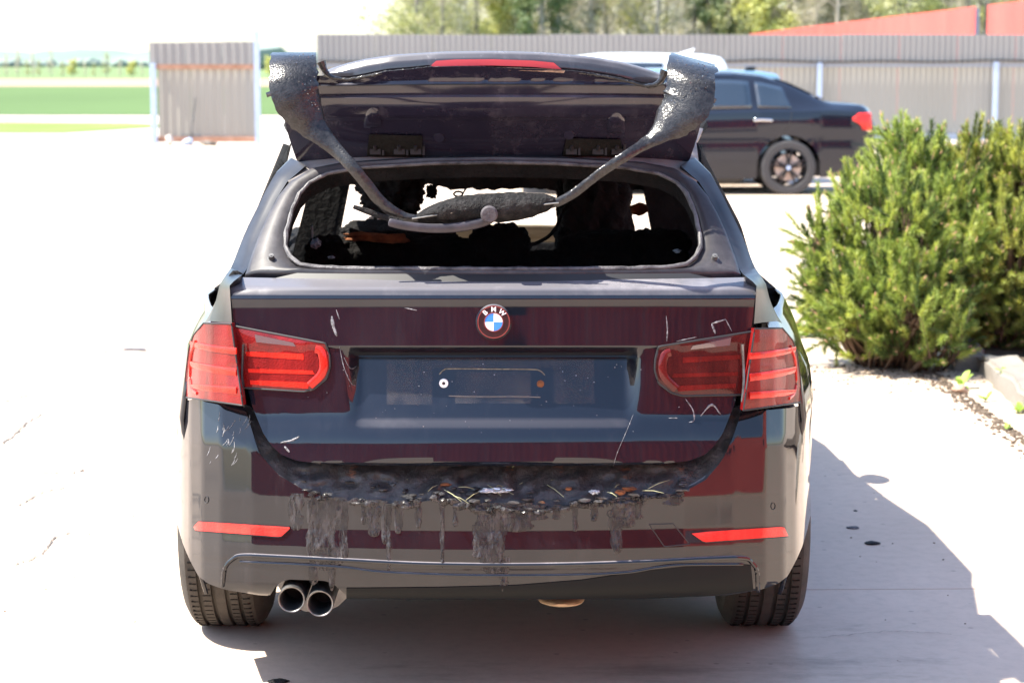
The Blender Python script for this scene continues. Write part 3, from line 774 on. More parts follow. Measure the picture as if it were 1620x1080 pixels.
# badge
def badge():
    c = cp(1, 509, tg(0, 509)); Rb = .0395
    tilt = Matrix.Rotation(R(-6), 4, 'X')
    root = empty('badge', c + Vector((0, -.004, 0))); root.parent = CAR; root.rotation_euler = (R(-6), 0, 0)
    root.rotation_euler = (R(6)*-1, 0, 0)
    MB().lathe([(0, .006), (Rb*1.10, .006), (Rb*1.10, .001), (Rb*1.02, -.003), (0, -.003)], 'Y', n=48).out('mount', M['paint'], root)
    MB().lathe([(Rb*.94, -.003), (Rb*.94, -.0046), (Rb, -.0046), (Rb, -.003)], 'Y', n=48).out('ring', M['chrome'], root)
    MB().lathe([(0, -.0038), (Rb*.94, -.0038)], 'Y', n=48).out('disc', M['badge_black'], root)
    MB().lathe([(Rb*.545, -.0038), (Rb*.545, -.0050), (Rb*.595, -.0050), (Rb*.595, -.0038)], 'Y', n=48).out('ring', M['chrome'], root)
    for q in range(4):
        b = MB(); r = Rb*.55; vs = [(0, -.0044, 0)]
        for i in range(9):
            t = math.pi/2*q + math.pi/2*i/8; vs.append((math.cos(t)*r, -.0044, math.sin(t)*r))
        b.add(vs, [(0, i+1, i+2) for i in range(8)])
        b.out('quadrant', M['badge_blue'] if q in (1, 3) else M['badge_white'], root, smooth=False, solid=.0005)
    for ch, ang in (('B', 132), ('M', 90), ('W', 48)):
        cu = bpy.data.curves.new('letter', 'FONT'); cu.body = ch; cu.size = .0165; cu.align_x = 'CENTER'; cu.align_y = 'CENTER'; cu.extrude = .0003; cu.offset = .00035
        cu.materials.append(M['badge_white'])
        o = bpy.data.objects.new('letter', cu); COL.objects.link(o); bpy.context.view_layer.update()
        me = bpy.data.meshes.new_from_object(o.evaluated_get(bpy.context.evaluated_depsgraph_get())); bpy.data.objects.remove(o)
        o = bpy.data.objects.new('letter', me); COL.objects.link(o); o.parent = root
        t = R(ang); o.location = (math.cos(t)*Rb*.765, -.0046, math.sin(t)*Rb*.765)
        o.rotation_euler = Matrix.Rotation(-(R(ang)-math.pi/2)*1.0, 3, 'Y').to_4x4().to_3x3().__matmul__(Matrix.Rotation(R(90), 3, 'X')).to_euler()
badge()
# plate recess: washer, screw, number-plate holder mark
c = cp(-78, 606, tg(-78, 606)-.004)
MB().lathe([(.0042, 0), (.0042, -.003), (.0105, -.003), (.0112, -.001), (.0112, .002)], 'Y', c, 24).out('washer', M['white'], CAR)
MB().lathe([(0, .0), (.0042, 0)], 'Y', c - Vector((0, -.0, 0)), 16).out('screw', M['shut'], CAR)
c = cp(75, 607, tg(75, 607)-.003)
b = MB().cyl(c, c - Vector((0, .004, 0)), .005, n=12); b.lathe([(.005, -.001), (.009, -.0005), (.009, .002)], 'Y', c, 16)
b.out('screw', M['rust'], CAR)
ribbon('dirt_mark', [(-85, 592), (-78, 585), (-66, 583), (0, 583.5), (60, 584), (74, 586), (82, 593)], lambda t: 1.6, tgm, .0006, varied('yellow_dirt', (.10, .085, .06), (.32, .27, .17), 120, .8), CAR, 50, .0003)
ribbon('dirt_mark', [(-70, 626), (-20, 627), (40, 627), (75, 628)], lambda t: 1.6, tgm, .0006, M['dirt_line'], CAR, 40, .0003)
def dustpatch():
    m = mat('dusty_film', (.20, .17, .16), .8); b = bsdf(m); v = ncoord(m, (1, 1, .35))
    n = nnoise(m, v, 22, 8, .6); tr = nd(m, 'ShaderNodeBsdfTransparent'); mx = nd(m, 'ShaderNodeMixShader')
    fac = nramp(m, n, [(.30, (.0,)*3), (.80, (.09,)*3)])
    lk(m, fac, mx.inputs[0]); lk(m, tr.outputs[0], mx.inputs[1]); lk(m, b.outputs[0], mx.inputs[2])
    lk(m, mx.outputs[0], m.node_tree.nodes['Material Output'].inputs[0]); return m
M['film'] = dustpatch()
for x0, x1, y0, y1 in ((-168, -96, 567, 640), (-96, 96, 566, 582), (-60, 60, 588, 638), (96, 160, 567, 638)):
    patch('dirt_film', [(x0, y0), (x1, y0)], [(x0, y1), (x1, y1)], tgm, .0036, M['film'], CAR, nu=24, nv=24, thick=.0004)
# scratches, scrapes and a painted reflection streak
SCR = [([(190, 738), (197, 715), (212, 680), (222, 655)], 1.0), ([(274, 500), (276, 520), (275, 540)], 3),
       ([(346, 512), (352, 528)], 4.5), ([(346, 512), (368, 505)], 3.5), ([(368, 505), (378, 524)], 2), ([(290, 540), (322, 533)], 2),
       ([(304, 630), (316, 648), (318, 664), (310, 668)], 3), ([(278, 661), (292, 661)], 2), ([(328, 658), (346, 640), (360, 655)], 4),
       ([(-243, 548), (-236, 580), (-225, 605), (-218, 610)], 1.6), ([(-236, 565), (-228, 580), (-222, 583), (-216, 579)], 1.6),  # reflection streak beside the left lamp, painted as pale ribbons
       ([(-255, 500), (-253, 515), (-247, 532)], 7), ([(-248, 490), (-243, 505)], 2), ([(-336, 700), (-318, 696), (-306, 690)], 4),
       ([(-330, 706), (-322, 715)], 5), ([(-140, 487), (-120, 491)], 2)]
for P, wd in SCR:
    if len(P) == 2: P = [P[0], ((P[0][0]+P[1][0])/2, (P[0][1]+P[1][1])/2), P[1]]
    ribbon('scratch_and_glint', P, (lambda t, wd=wd: wd*(.25+.75*math.sin(math.pi*min(1, max(0, t)))**.6)*random.uniform(.5, 1)), tgm, .0007, M['film2'] if 'film2' in M else M['scratch_and_glint'], CAR, 22, .0003)

for k in range(26):
    a = random.uniform(-455, -385); y = random.uniform(662, 745); L = random.uniform(4, 17); t = random.uniform(-1.5, -.9)
    if y > 690 and a > -400: a -= 20
    ribbon('scratch_and_glint', [(a, y), (a+L*.5*math.cos(t)+1, y+L*.5*math.sin(t)), (a+L*math.cos(t), y+L*math.sin(t))], (lambda t: .5+1.1*random.random()*math.sin(math.pi*t)), bv, .0007, M['scratch_and_glint'], CAR, 14, .0002)
for k in range(60):
    a = random.gauss(0, 170); y = random.uniform(575, 690)
    if abs(a) > 330: continue
    r = random.uniform(.4, 1.3); b = MB(); c = cp(a, y, tg(a, y)-.0006); b.add([c + Vector((math.cos(q)*r*.0016, 0, math.sin(q)*r*.0013)) for q in [i*1.05 for i in range(6)]], [(0,1,2,3,4,5)]); b.out('paint_speck', M['scratch_and_glint'], CAR, smooth=False)
# ---- window frame of the tailgate (bare scorched metal)
def fr_v(a, y): return .155 + (432-y)/182*.285 + .34*(a/700)**2
OB = [(0, 437), (200, 437), (300, 436), (392, 434), (389, 425), (381, 400), (370, 370), (357, 341), (340, 310), (322, 288), (290, 268), (240, 258), (120, 250), (0, 248)]
IB = [(0, 428), (220, 427), (280, 424.5), (305, 420), (320, 409), (328, 392), (327, 372), (318, 336), (306, 309), (290, 291), (262, 277), (207, 267), (100, 261), (0, 259)]
def full(P): return [(-a, y) for a, y in reversed(P)][:-1] + P if P[0][0] != 0 else None
def ring_pts(P, n=180):
    half = resample(P, n//2); L = [Vector((-p.x, p.y, 0)) for p in reversed(half)]
    return half[:-1] + L[:-1]
def window_frame():
    n = 200
    # match by arc fraction inside segments so that corners meet corners
    def loopmatch(P):
        keys = [0, 3, 4, 8, 10, 13] if P is OB else [0, 3, 5, 8, 10, 13]; out = []
        cnt = [30, 8, 22, 16, 24]
        for k in range(5): out += resample(P[keys[k]:keys[k+1]+1], cnt[k]+1)[:-1]
        out.append(Vector((*P[-1], 0))); return out
    o = loopmatch(OB); i_ = loopmatch(IB)
    o = o + [Vector((-p.x, p.y, 0)) for p in reversed(o[1:-1])]; i_ = i_ + [Vector((-p.x, p.y, 0)) for p in reversed(i_[1:-1])]
    vs = []; m = len(o)
    rows = [(-.10, .03), (0, 0), (.12, -.006), (.5, -.010), (.85, -.004), (.97, .003), (1.0, .014), (1.0, .045)]
    for t, dv in rows:
        for k in range(m):
            p = o[k].lerp(i_[k], t); q = cp(p.x, p.y, fr_v(p.x, p.y)); q.y += dv*.6; q.z -= dv*.8; vs.append(q)
    fcs = [(r*m+c, (r+1)*m+c, (r+1)*m+(c+1) % m, r*m+(c+1) % m) for r in range(len(rows)-1) for c in range(m)]
    wf = finish('window_frame', vs, fcs, [M['frame'], M['soot']], CAR, angle=50, matidx=[1 if r >= 5 else 0 for r in range(len(rows)-1) for c in range(m)])
    # rubber bead round the opening, bulging and broken
    bead = []
    for k in range(m):
        p = i_[k]; q = cp(p.x, p.y, fr_v(p.x, p.y)); bead.append(q + Vector((0, -.006, .004)) + Vector((noise.noise(q*30), 0, noise.noise(q*34)))*.0015)
    rad = [(.0058 + .0016*noise.noise(Vector(q)*45))*(1 if q.z < 1.30 else .8) for q in bead]
    MB().tube(bead + bead[:1], rad + rad[:1], 8, caps=False).out('window_seal', varied('grey_rubber', (.025, .023, .026), (.12, .115, .12), 25, .5, .8, 120, .004), wf)
    # dark ledge between seal and tailgate lip
    patch('ledge', [(-300, 429.5), (0, 430.5), (300, 429.5)], [(-372, 446), (0, 446), (372, 446)], lambda a, y: fr_v(a, y)-.004, .004, M['shut'], wf, nu=50, nv=4, thick=.01)
    for s in (-1, 1):
        c = cp(s*350, 412, fr_v(350, 412)); nrm = Vector((0, -.68, .73))
        b = MB().cyl(c, c+nrm*.008, .0135, .011, 20); b.cyl(c+nrm*.008, c+nrm*.02, .008, .0065, 18); b.cyl(c+nrm*.02, c+nrm*.0215, .003, .003, 10)
        b.out('rubber_stop', M['dark_metal'], wf)
    return wf
WF = window_frame()
# D-pillar bands and roof edge strips outside the frame
SIL = [(458, 512), (437, 482), (421, 452), (409, 418), (391, 373), (364, 320), (341, 274), (318, 249)]
SILV = [.42, .43, .44, .45, .48, .53, .60, .68]
INN = [(413, 512), (415, 482), (417, 450), (391, 430), (372, 375), (345, 318), (326, 288), (296, 262)]
for s in (-1, 1):
    so_ = resample([(a, y, v*400) for (a, y), v in zip(SIL, SILV)], 30); si = resample([(a, y) for a, y in INN], 30)
    vs = []
    for k in range(30):
        p, q = so_[k], si[k]
        A = cp(s*p.x, p.y, p.z/400); vi = (fr_v(q.x, q.y) if q.y < 435 else qv(420, q.y)) + .006; B = cp(s*q.x, q.y, vi)
        mid = A.lerp(B, .5); mid += Vector((s*.02, -.03, .012)); vs += [A + Vector((-s*.012, .25, 0)), A, A.lerp(B, .25) + Vector((s*.010, -.02, .006)), mid*.8 + A.lerp(B, .5)*.2, A.lerp(B, .8) + Vector((s*.005, -.008, .004)), B, B + Vector((0, .04, -.02))]
    f = gridfaces(30, 7); f = f if s > 0 else [tuple(reversed(x)) for x in f]
    finish('rear_pillar', vs, f, M['satin'], CAR, angle=60)
    edge = [cp(s*p.x*.992, p.y, p.z/400-.012) for p in so_]
    MB().tube(edge[6:], [.0045]*24, 8).out('pillar_trim', varied('grey_trim', (.18, .18, .19), (.4, .4, .41), 12, .35), CAR)
    if s > 0:
        P = catmull([cp(398, 436, .30), cp(410, 446, .30), cp(423, 466, .31), cp(431, 482, .33)], 12)
        MB().tube(P, [.008, .010, .011, .0115, .012, .012, .0125, .0125, .012, .0115, .011, .010], 10).out('drooping_trim', M['ash'], CAR)
        b = MB(); blob(b, cp(432, 485, .33), (.013, .013, .011), .3, 5); b.out('melted_end', M['char'], CAR)
    else:
        P = catmull([cp(-396, 436, .25), cp(-410, 432, .24), cp(-417, 445, .25), cp(-414, 462, .24)], 10)
        MB().tube(P, [.004, .006, .007, .007, .006, .006, .005, .005, .004, .003], 8).out('melted_edge', M['char'], CAR)
# quarter panel around and behind the lamps + sides, with wheel arches
WID = [(.36, .800), (.45, .822), (.6, .856), (.75, .884), (1.0, .902), (1.5, .893), (2.2, .895), (3.0, .90), (3.8, .902), (4.15, .875), (4.4, .80), (4.55, .66)]
def side(s):
    V = sorted(set([.38, .45, .52, .58] + [.6+i*.04 for i in range(22)] + [1.5+i*.12 for i in range(16)] + [3.4+i*.04 for i in range(22)] + [4.3, 4.4, 4.5, 4.56]))
    vs = []; rows = 14
    for r in range(rows):
        for v in V:
            zb = .24
            for vc in (1.0, 3.81):
                d = abs(v-vc)
                if d < .375: zb = max(zb, .33 + math.sqrt(.375**2-d*d))
            zt = tab([(.38, .955), (1.0, .965), (2.0, .95), (3.0, .93), (3.8, .84), (4.56, .68)], v)
            t = r/(rows-1); z = lerp(zb, zt, t**.9); w_ = tab(WID, v)
            z_ = z/.95
            w_ += tab([(.24, -.05), (.35, -.02), (.55, 0), (.66, -.004), (.70, .002), (.80, -.012), (.90, -.04), (.97, -.075)], z)
            w_ -= .055*sstep(1.1, .45, v)*sstep(.80, .95, z)
            vs.append((s*w_, v, z))
    nc = len(V); f = gridfaces(rows, nc); f = f if s > 0 else [tuple(reversed(x)) for x in f]
    return finish('body_side', vs, f, M['paint'], CAR, angle=50, solid=.01)
side(-1); side(1)
def roofpart():
    vs = []; Vs = [.46, .6, .9, 1.3, 1.8, 2.2, 2.5, 2.72]; zz = [1.372, 1.42, 1.455, 1.48, 1.48, 1.465, 1.43, 1.385]; ww = [.53, .545, .565, .62, .65, .64, .62, .58]
    for v, z, w_ in zip(Vs, zz, ww):
        for k in range(21):
            t = -1 + k/10; vs.append((t*w_, v + (.0 if v > .5 else .02*(1-t*t)*-1), z - .055*abs(t)**3.2))
    finish('roof', vs, gridfaces(len(Vs), 21), varied('burnt_roof_metal', (.12, .11, .11), (.35, .31, .28), 4, .7), CAR, angle=60, solid=.02)
    for s in (-1, 1):
        MB().tube([(s*.60, 1.25, 1.41), (s*.635, 1.5, 1.43), (s*.64, 2.2, 1.41), (s*.61, 2.72, 1.345)], [.01, .018, .02, .02], 8).out('roof_rail', M['soot'], CAR)
        MB().tube([(s*.60, 2.72, 1.345), (s*.70, 3.1, 1.12), (s*.76, 3.45, .95)], .032, 8).out('windscreen_pillar', M['soot'], CAR)
        MB().tube([(s*.80, 2.0, .93), (s*.73, 2.02, 1.15), (s*.61, 2.02, 1.38)], [(.045, .02)]*3, 8, up=(1, 0, 0)).out('side_pillar', M['soot'], CAR)
        MB().tube([(s*.765, 1.05, .93), (s*.69, .98, 1.15), (s*.565, .90, 1.37)], [(.09, .015)]*3, 8, up=(1, 0, 0)).out('side_pillar', M['soot'], CAR)
        MB().box((s*.80, 2.3, .945), (.05, 2.3, .04)).out('door_sill', M['soot'], CAR)
roofpart()
# bonnet
vs = []
for v, z, w_ in ((3.35, .985, .76), (3.6, .955, .80), (4.0, .90, .82), (4.3, .83, .77), (4.5, .75, .62), (4.56, .62, .55), (4.58, .3, .55)):
    for k in range(17): t = -1+k/8; vs.append((t*w_, v, z - .07*abs(t)**3))
finish('bonnet', vs, gridfaces(7, 17), M['tan_burn'], CAR, solid=.01)
for s in (-1, 1):
    b = MB(); blob(b, (s*.865, 3.05, 1.0), (.045, .10, .065), .08, 4+s, 3); b.tube([(s*.86, 3.02, .94), (s*.90, 3.0, .975)], .018, 8)
    b.out('door_mirror', M['paint'], CAR)
# wheels
def wheel(u, v, rr=.33, w_=.225, name='wheel'):
    rt = empty(name, (u, v, rr)); rt.parent = CAR; h = w_/2; R1 = rr
    prof = [(.225, -h+.02), (.25, -h+.002), (.29, -h), (.312, -h+.012), (R1-.006, -h+.022), (R1, -h+.04)]
    for g0 in (-.055, -.018, .02, .055):
        prof += [(R1, g0-.006), (R1-.009, g0-.004), (R1-.009, g0+.004), (R1, g0+.006)]
    prof += [(R1, h-.04), (R1-.006, h-.022), (.312, h-.012), (.29, h), (.25, h-.002), (.225, h-.02)]
    MB().lathe(prof, 'X', n=96).out('tyre', M['tyre'], rt, angle=25)
    # sipes
    b = MB()
    for i in range(88):
        t = 2*math.pi*i/88
        for x0, x1, tw in ((-h+.03, -.062, .02), (-.048, -.026, .01), (.028, .048, -.01), (.062, h-.03, -.02)):
            c = Vector(((x0+x1)/2, math.cos(t+tw)*(R1-.0005), math.sin(t+tw)*(R1-.0005)))
            b.box(c, (x1-x0, .0035, .003), Matrix.Rotation(t+tw-math.pi/2, 3, 'X'))
    o = b.out('tread_cuts', M['soot'], rt, smooth=False); o['kind'] = 'stuff'
    MB().lathe([(.0, .02), (.20, .03), (.225, .06), (.225, -.06), (.20, -.02), (0, 0)], 'X', n=32).out('rim', M['dark_metal'], rt)
for s in (-1, 1): wheel(s*.765, 1.0); wheel(s*.765, 3.81)
# exhaust tips and tail pipe
EX = empty('exhaust', cp(-296, 950, .1)); EX.parent = CAR
e0 = EX.location.copy()
for a, y in ((-319, 948), (-274, 954.5)):
    c = cp(a, y, .055) - e0; Rr = .0335
    MB().lathe([(Rr-.005, .26), (Rr-.005, .003), (Rr-.003, 0), (Rr-.001, 0), (Rr, .004), (Rr, .26)], 'Y', c, 40).out('tailpipe', M['steel'], EX, angle=60)
    MB().lathe([(0, .12), (Rr-.0055, .12), (Rr-.0055, .012)], 'Y', c, 30).out('pipe_lining', varied('pipe_soot', (.02, .02, .019), (.05, .048, .044), 30, .9), EX)
MB().cyl((-.0, .25, .0), (.0, .62, .03), .10, .10, 20).out('silencer', M['dark_metal'], EX)
b = MB(); blob(b, cp(108, 948, .30), (.060, .06, .012), .05, 2); b.out('spare_wheel_well', varied('tan_underseal', (.42, .30, .18), (.55, .42, .27), 20, .6), CAR)
# underbody pan, dark
MB().add([(-.62, .12, .37), (.62, .12, .37), (.80, .6, .34), (.66, 1.2, .25), (.80, 1.6, .22), (.80, 4.3, .22), (-.80, 4.3, .22), (-.80, 1.6, .22), (-.66, 1.2, .25), (-.80, .6, .34)], [tuple(range(10))]).out('underbody', M['soot'], CAR, smooth=False, solid=.02)
for s in (-1, 1):
    MB().box((s*.66, 1.0, .55), (.03, .95, .55)).out('wheel_housing', M['soot'], CAR, smooth=False)
    MB().box((s*.70, .68, .55), (.24, .03, .45)).out('wheel_housing', M['soot'], CAR, smooth=False) if False else None

# ---- burnt cabin
def rag_sheet(mb, x0, x1, v, ztop, zb, seed, n=60, th=.02, lean=0):
    """curtain of charred lining with a ragged lower edge"""
    vs = []; 
    for k in range(n+1):
        x = lerp(x0, x1, k/n); q = noise.fractal(Vector((x*7, seed, 0)), .8, 2, 5)
        z = zb + .025*q
        for (dv, z_) in ((0, ztop), (0, z), (th, z), (th, ztop)): vs.append((x*(1 - lean*sstep(.93, 1.38, z_)), v+dv+.002*q, z_))
    mb.add(vs, [(4*k+j, 4*k+4+j, 4*k+4+(j+1) % 4, 4*k+(j+1) % 4) for k in range(n) for j in range(4)])
b = MB(); rag_sheet(b, -.60, .60, 2.62, 1.39, 1.166, 3, 90); b.out('charred_headlining', M['soot'], CAR, smooth=False)
b = MB(); rag_sheet(b, -.56, .56, .75, 1.38, 1.318, 9, 90); b.out('charred_headlining', M['soot'], CAR, smooth=False)
b = MB(); rag_sheet(b, -.76, -.60, 2.1, 1.36, .72, 13, 30, lean=.22); b.out('charred_side_curtain', M['soot'], CAR, smooth=False)
b = MB(); rag_sheet(b, .59, .76, 2.1, 1.36, .72, 15, 30, lean=.22); b.out('charred_side_curtain', M['soot'], CAR, smooth=False)
b = MB(); rag_sheet(b, .38, .53, 2.14, 1.38, 1.19, 17, 20); b.out('charred_side_curtain', M['soot'], CAR, smooth=False)
MB().box((0, 1.05, .50), (1.26, 1.3, .03)).out('boot_floor', M['soot'], CAR)
MB().box((0, 2.5, .42), (1.6, 2.0, .03)).out('cabin_floor', M['soot'], CAR)
MB().box((0, 3.35, .66), (1.56, .05, .5)).out('bulkhead', M['soot'], CAR)
for s in (-1, 1):
    vs = []; n = 30
    for k in range(n+1):
        v = lerp(1.25, 2.9, k/n); q = noise.fractal(Vector((v*6, s*4, 0)), .8, 2, 4)*.03
        vs += [(s*.77, v, .45), (s*.76, v, .955 + q)]
    finish('door_lining', vs, [(2*k, 2*k+1, 2*k+3, 2*k+2) for k in range(n)], M['soot'], CAR, solid=.02)
for s in (-1, 1):
    MB().add([(s*.70, .30, .45), (s*.70, .9, .45), (s*.73, .9, .97), (s*.69, .26, .97)], [(0, 1, 2, 3)]).out('boot_side', M['soot'], CAR, solid=.02)
    # inner shell of the rear quarter, with a ragged quarter light
    MB().add([(s*.715, .36, .93), (s*.765, 1.55, .93), (s*.63, 1.45, 1.37), (s*.555, .52, 1.33)], [(0, 1, 2, 3)]).out('quarter_lining', M['soot'], CAR, solid=.02)
def lumpbox(mb, c, r, seed, amp=.25, p=4):
    """superellipsoid with burnt, eaten-away surface"""
    bm = bmesh.new(); bmesh.ops.create_icosphere(bm, subdivisions=5, radius=1); vs = []
    for v in bm.verts:
        d = v.co.normalized(); k = (abs(d.x)**p + abs(d.y)**p + abs(d.z)**p)**(-1/p)
        k *= 1 + amp*noise.fractal(d*2.3 + Vector((seed, seed*2, 0)), .7, 2.1, 6)
        vs.append(Vector(c) + Vector((d.x*r[0]*k, d.y*r[1]*k, d.z*r[2]*k)))
    mb.add(vs, [tuple(q.index for q in f.verts) for f in bm.faces]); bm.free()
def at(px, py, v): return cp(px-780, py, v)
# rear bench back
b = MB()
for px, py, wpx, hpx in ((595, 410, 72, 42), (690, 416, 70, 40), (790, 400, 46, 42), (870, 432, 60, 34), (955, 408, 72, 42), (1040, 410, 50, 45), (525, 415, 40, 40)):
    c = at(px, py, 1.25); s_ = 6.2/3300; lumpbox(b, c, (wpx*s_, .06, hpx*s_), px*.01, .18)
b.out('rear_seat', M['soot'], CAR, angle=180)
b = MB(); lumpbox(b, at(940, 365, 1.95), (.115, .07, .17), 2.2, .22); lumpbox(b, at(948, 318, 1.95), (.085, .05, .055), 3.1, .25)
b.out('front_seat', M['soot'], CAR, angle=180)
b = MB(); lumpbox(b, at(628, 385, 1.95), (.18, .07, .075), 5.2, .2); b.out('front_seat', M['soot'], CAR, angle=180)
b = MB(); lumpbox(b, at(617, 303, 2.0), (.095, .05, .066), 7.7, .35); b.tube([at(592, 325, 2.0), at(594, 350, 1.98), at(590, 372, 1.95)], .006, 6); b.out('head_restraint', M['soot'], CAR, angle=180)
b = MB(); lumpbox(b, at(890, 325, 2.0), (.018, .02, .07), 1.7, .5); b.out('charred_lump', M['soot'], CAR, angle=180); b = MB(); lumpbox(b, at(893, 372, 1.7), (.02, .02, .022), 1.3, .4); b.out('charred_lump', M['soot'], CAR, angle=180)
rag = MB()
rag.tube(catmull([at(905, 318, 1.2), at(890, 335, 1.2), at(884, 352, 1.2), at(870, 372, 1.2), at(850, 384, 1.2), at(836, 388, 1.2)], 20), [.006]*20, 6)
rag.out('hanging_wire', M['char'], CAR); rag = MB()
rag.tube(catmull([at(738, 297, 1.3), at(733, 305, 1.3), at(730, 312, 1.3)], 6), .003, 6)
rag.tube([at(725+7*math.cos(t), 307+4*math.sin(t), 1.3) for t in [i*.52 for i in range(13)]], .0035, 6, caps=False)
rag.out('hanging_wire', M['char'], CAR)
b = MB(); lumpbox(b, at(683, 303, 1.5), (.014, .01, .018), 4.4, .5); b.out('hanging_scrap', M['soot'], CAR, angle=180)
# scuttle, dashboard remains, steering column
b = MB(); lumpbox(b, (0, 3.05, .80), (.72, .16, .075), 9.1, .12, 6); b.out('dashboard_remains', varied('ash_heap', (.20, .18, .16), (.55, .52, .48), 6, .9, .6, 30), CAR, angle=180)
b = MB()
for px, py, r in ((595, 352, .022), (560, 363, .02), (575, 357, .016), (548, 378, .014), (552, 386, .016), (537, 392, .018)):
    blob(b, at(px, py, 2.2), (r*1.3, r, r), .5, px*.1)
b.out('sunlit_scraps', varied('ash_white', (.4, .33, .26), (.7, .66, .6), 40, .9), CAR)
b = MB(); blob(b, at(598, 376, 1.1), (.075, .01, .014), .6, 3.3); blob(b, at(570, 372, 1.1), (.04, .01, .009), .6, 6.3)
b.out('rusty_seat_springs', M['rust'], CAR)
M['scrap'] = varied('grey_scrap', (.08, .09, .095), (.30, .32, .34), 60, .5)
for q in ((at(500, 385, .62), (.012, .02, .012), .7, 3.9), (at(494, 366, .66), (.003, .01, .02), .5, 2.9), (at(524, 407, .62), (.01, .01, .004), .6, 4.9), (at(1071, 397, .62), (.010, .01, .005), .5, 4.2)):
    b = MB(); blob(b, *q); b.out('melted_scrap', M['scrap'], CAR)
b = MB(); blob(b, at(1010, 330, 1.4), (.025, .01, .02), .5, 8.2); b.out('rusty_bracket', M['rust'], CAR)
# ---- the boot opening below the tailgate: sill and debris
def sill():
    n = 120; rows = 12; vs = []
    for r in range(rows):
        t = r/(rows-1)
        for k in range(n):
            a = lerp(-392, 392, k/(n-1)); yt = lerp(640, 725, sstep(1, .80, abs(a)/392)); yb = tab(BTOP, a) + 2
            y = lerp(yt, yb, t); vb_ = bv(a, yb)
            v = lerp(max(tg(a, min(yt, 725)), .05) + .09, vb_ + .004, t**.7)
            q = noise.fractal(Vector((a*.035, y*.07, 1)), .8, 2, 6)*.016*math.sin(math.pi*min(1, t*1.05))
            if abs(a) > 310: q *= .15
            vs.append(cp(a, y, v - q))
    finish('boot_sill', vs, [tuple(reversed(x)) for x in gridfaces(rows, n)], M['char2'], CAR, angle=180)
def char2():
    m = mat('charred_debris', (.02, .02, .02), .45, 0, .4, .2); v = ncoord(m); n = nnoise(m, v, 26, 9, .75); n2 = nnoise(m, ncoord(m, (1, 1, 2)), 11, 6, .6)
    c = nramp(m, n, [(.40, (.008, .008, .009)), (.60, (.045, .042, .046)), (.70, (.13, .12, .12)), (.78, (.5, .48, .46))])
    c = nmix(m, nramp(m, n2, [(.63, (0,)*3), (.70, (1,)*3)]), c, (.16, .055, .02))
    lk(m, c, bsdf(m).inputs['Base Color']); nbump(m, n, 1.0, .012); return m
M['char2'] = char2(); sill()
for k_ in ('char', 'soot', 'ash'): bsdf(M[k_]).inputs['Specular IOR Level'].default_value = .2
for s in (-1, 1):   # grey door seal edge / opening lip
    P = catmull([(s*395, 545), (s*397, 600), (s*392, 650), (s*381, 690), (s*366, 722), (s*338, 752), (s*298, 776)], 30)
    MB().tube([cp(p.x, p.y, (qv(p.x, p.y) if p.y < 640 else bv(p.x, p.y))+.012) for p in P], [(.0035 if s > 0 else .003)]*30, 6).out('opening_seal', M['steel'] if s > 0 else M['shut'], CAR)
rn = random.Random(5)
def on_sill(a, y): yb = tab(BTOP, a); return cp(a, y, lerp(.15, bv(a, yb), sstep(735, yb, y)) - .012)
deb = MB()
for k in range(90):
    a = rn.gauss(20, 130); a = max(-300, min(300, a)); y = rn.uniform(748, tab(BTOP, a)-2)
    r = rn.uniform(.003, .010); blob(deb, on_sill(a, y), (r*rn.uniform(1, 2.4), r, r*.6), .5, k*.37, 1)
o = deb.out('charred_rubble', M['char2'], CAR); o['kind'] = 'stuff'
for cx, cy, w_, h_ in ((0, 743, .024, .005), (2, 774, .034, .005), (16, 771, .016, .004), (160, 776, .012, .004)):
    b = MB(); blob(b, on_sill(cx, cy) + Vector((0, -.012, 0)), (w_, .012, h_), .7, cx*.1+cy, 4, 2.4)
    b.out('foil_scrap', mat('foil_%d' % cy, (.75, .76, .78), .35, .6), CAR)
for i, (cx, cy) in enumerate(((-75, 765), (-118, 742), (120, 772), (200, 778), (60, 752), (-175, 742), (150, 755), (215, 772))):
    b = MB(); blob(b, on_sill(cx, cy) + Vector((0, -.006, 0)), (rn.uniform(.008, .017), .006, rn.uniform(.004, .008)), .6, cx*.1, 2, 2)
    b.out('rusty_flake', M['rust'], CAR)
M['straw'] = varied('dry_needle', (.20, .19, .10), (.42, .42, .24), 30, .8)
for i in range(46):
    a = rn.uniform(-60, 270) if i % 3 else rn.uniform(-160, 60); y = rn.uniform(742, 790); L = rn.uniform(8, 42); t = rn.uniform(-.7, .7)
    if i < 16: a, y, L, t = rn.uniform(-38, 20), rn.uniform(738, 748), rn.uniform(14, 40), rn.uniform(-.35, .25)
    p0 = on_sill(a, y) + Vector((0, -.016, 0)); p1 = on_sill(a+L*math.cos(t), min(y+L*math.sin(t), tab(BTOP, a)-1)) + Vector((0, -.020, 0))
    MB().tube([p0, p0.lerp(p1, .5) + Vector((0, -.006, .004)), p1], [.0008, .0009, .0005], 4).out('dry_needle', M['straw'], CAR)
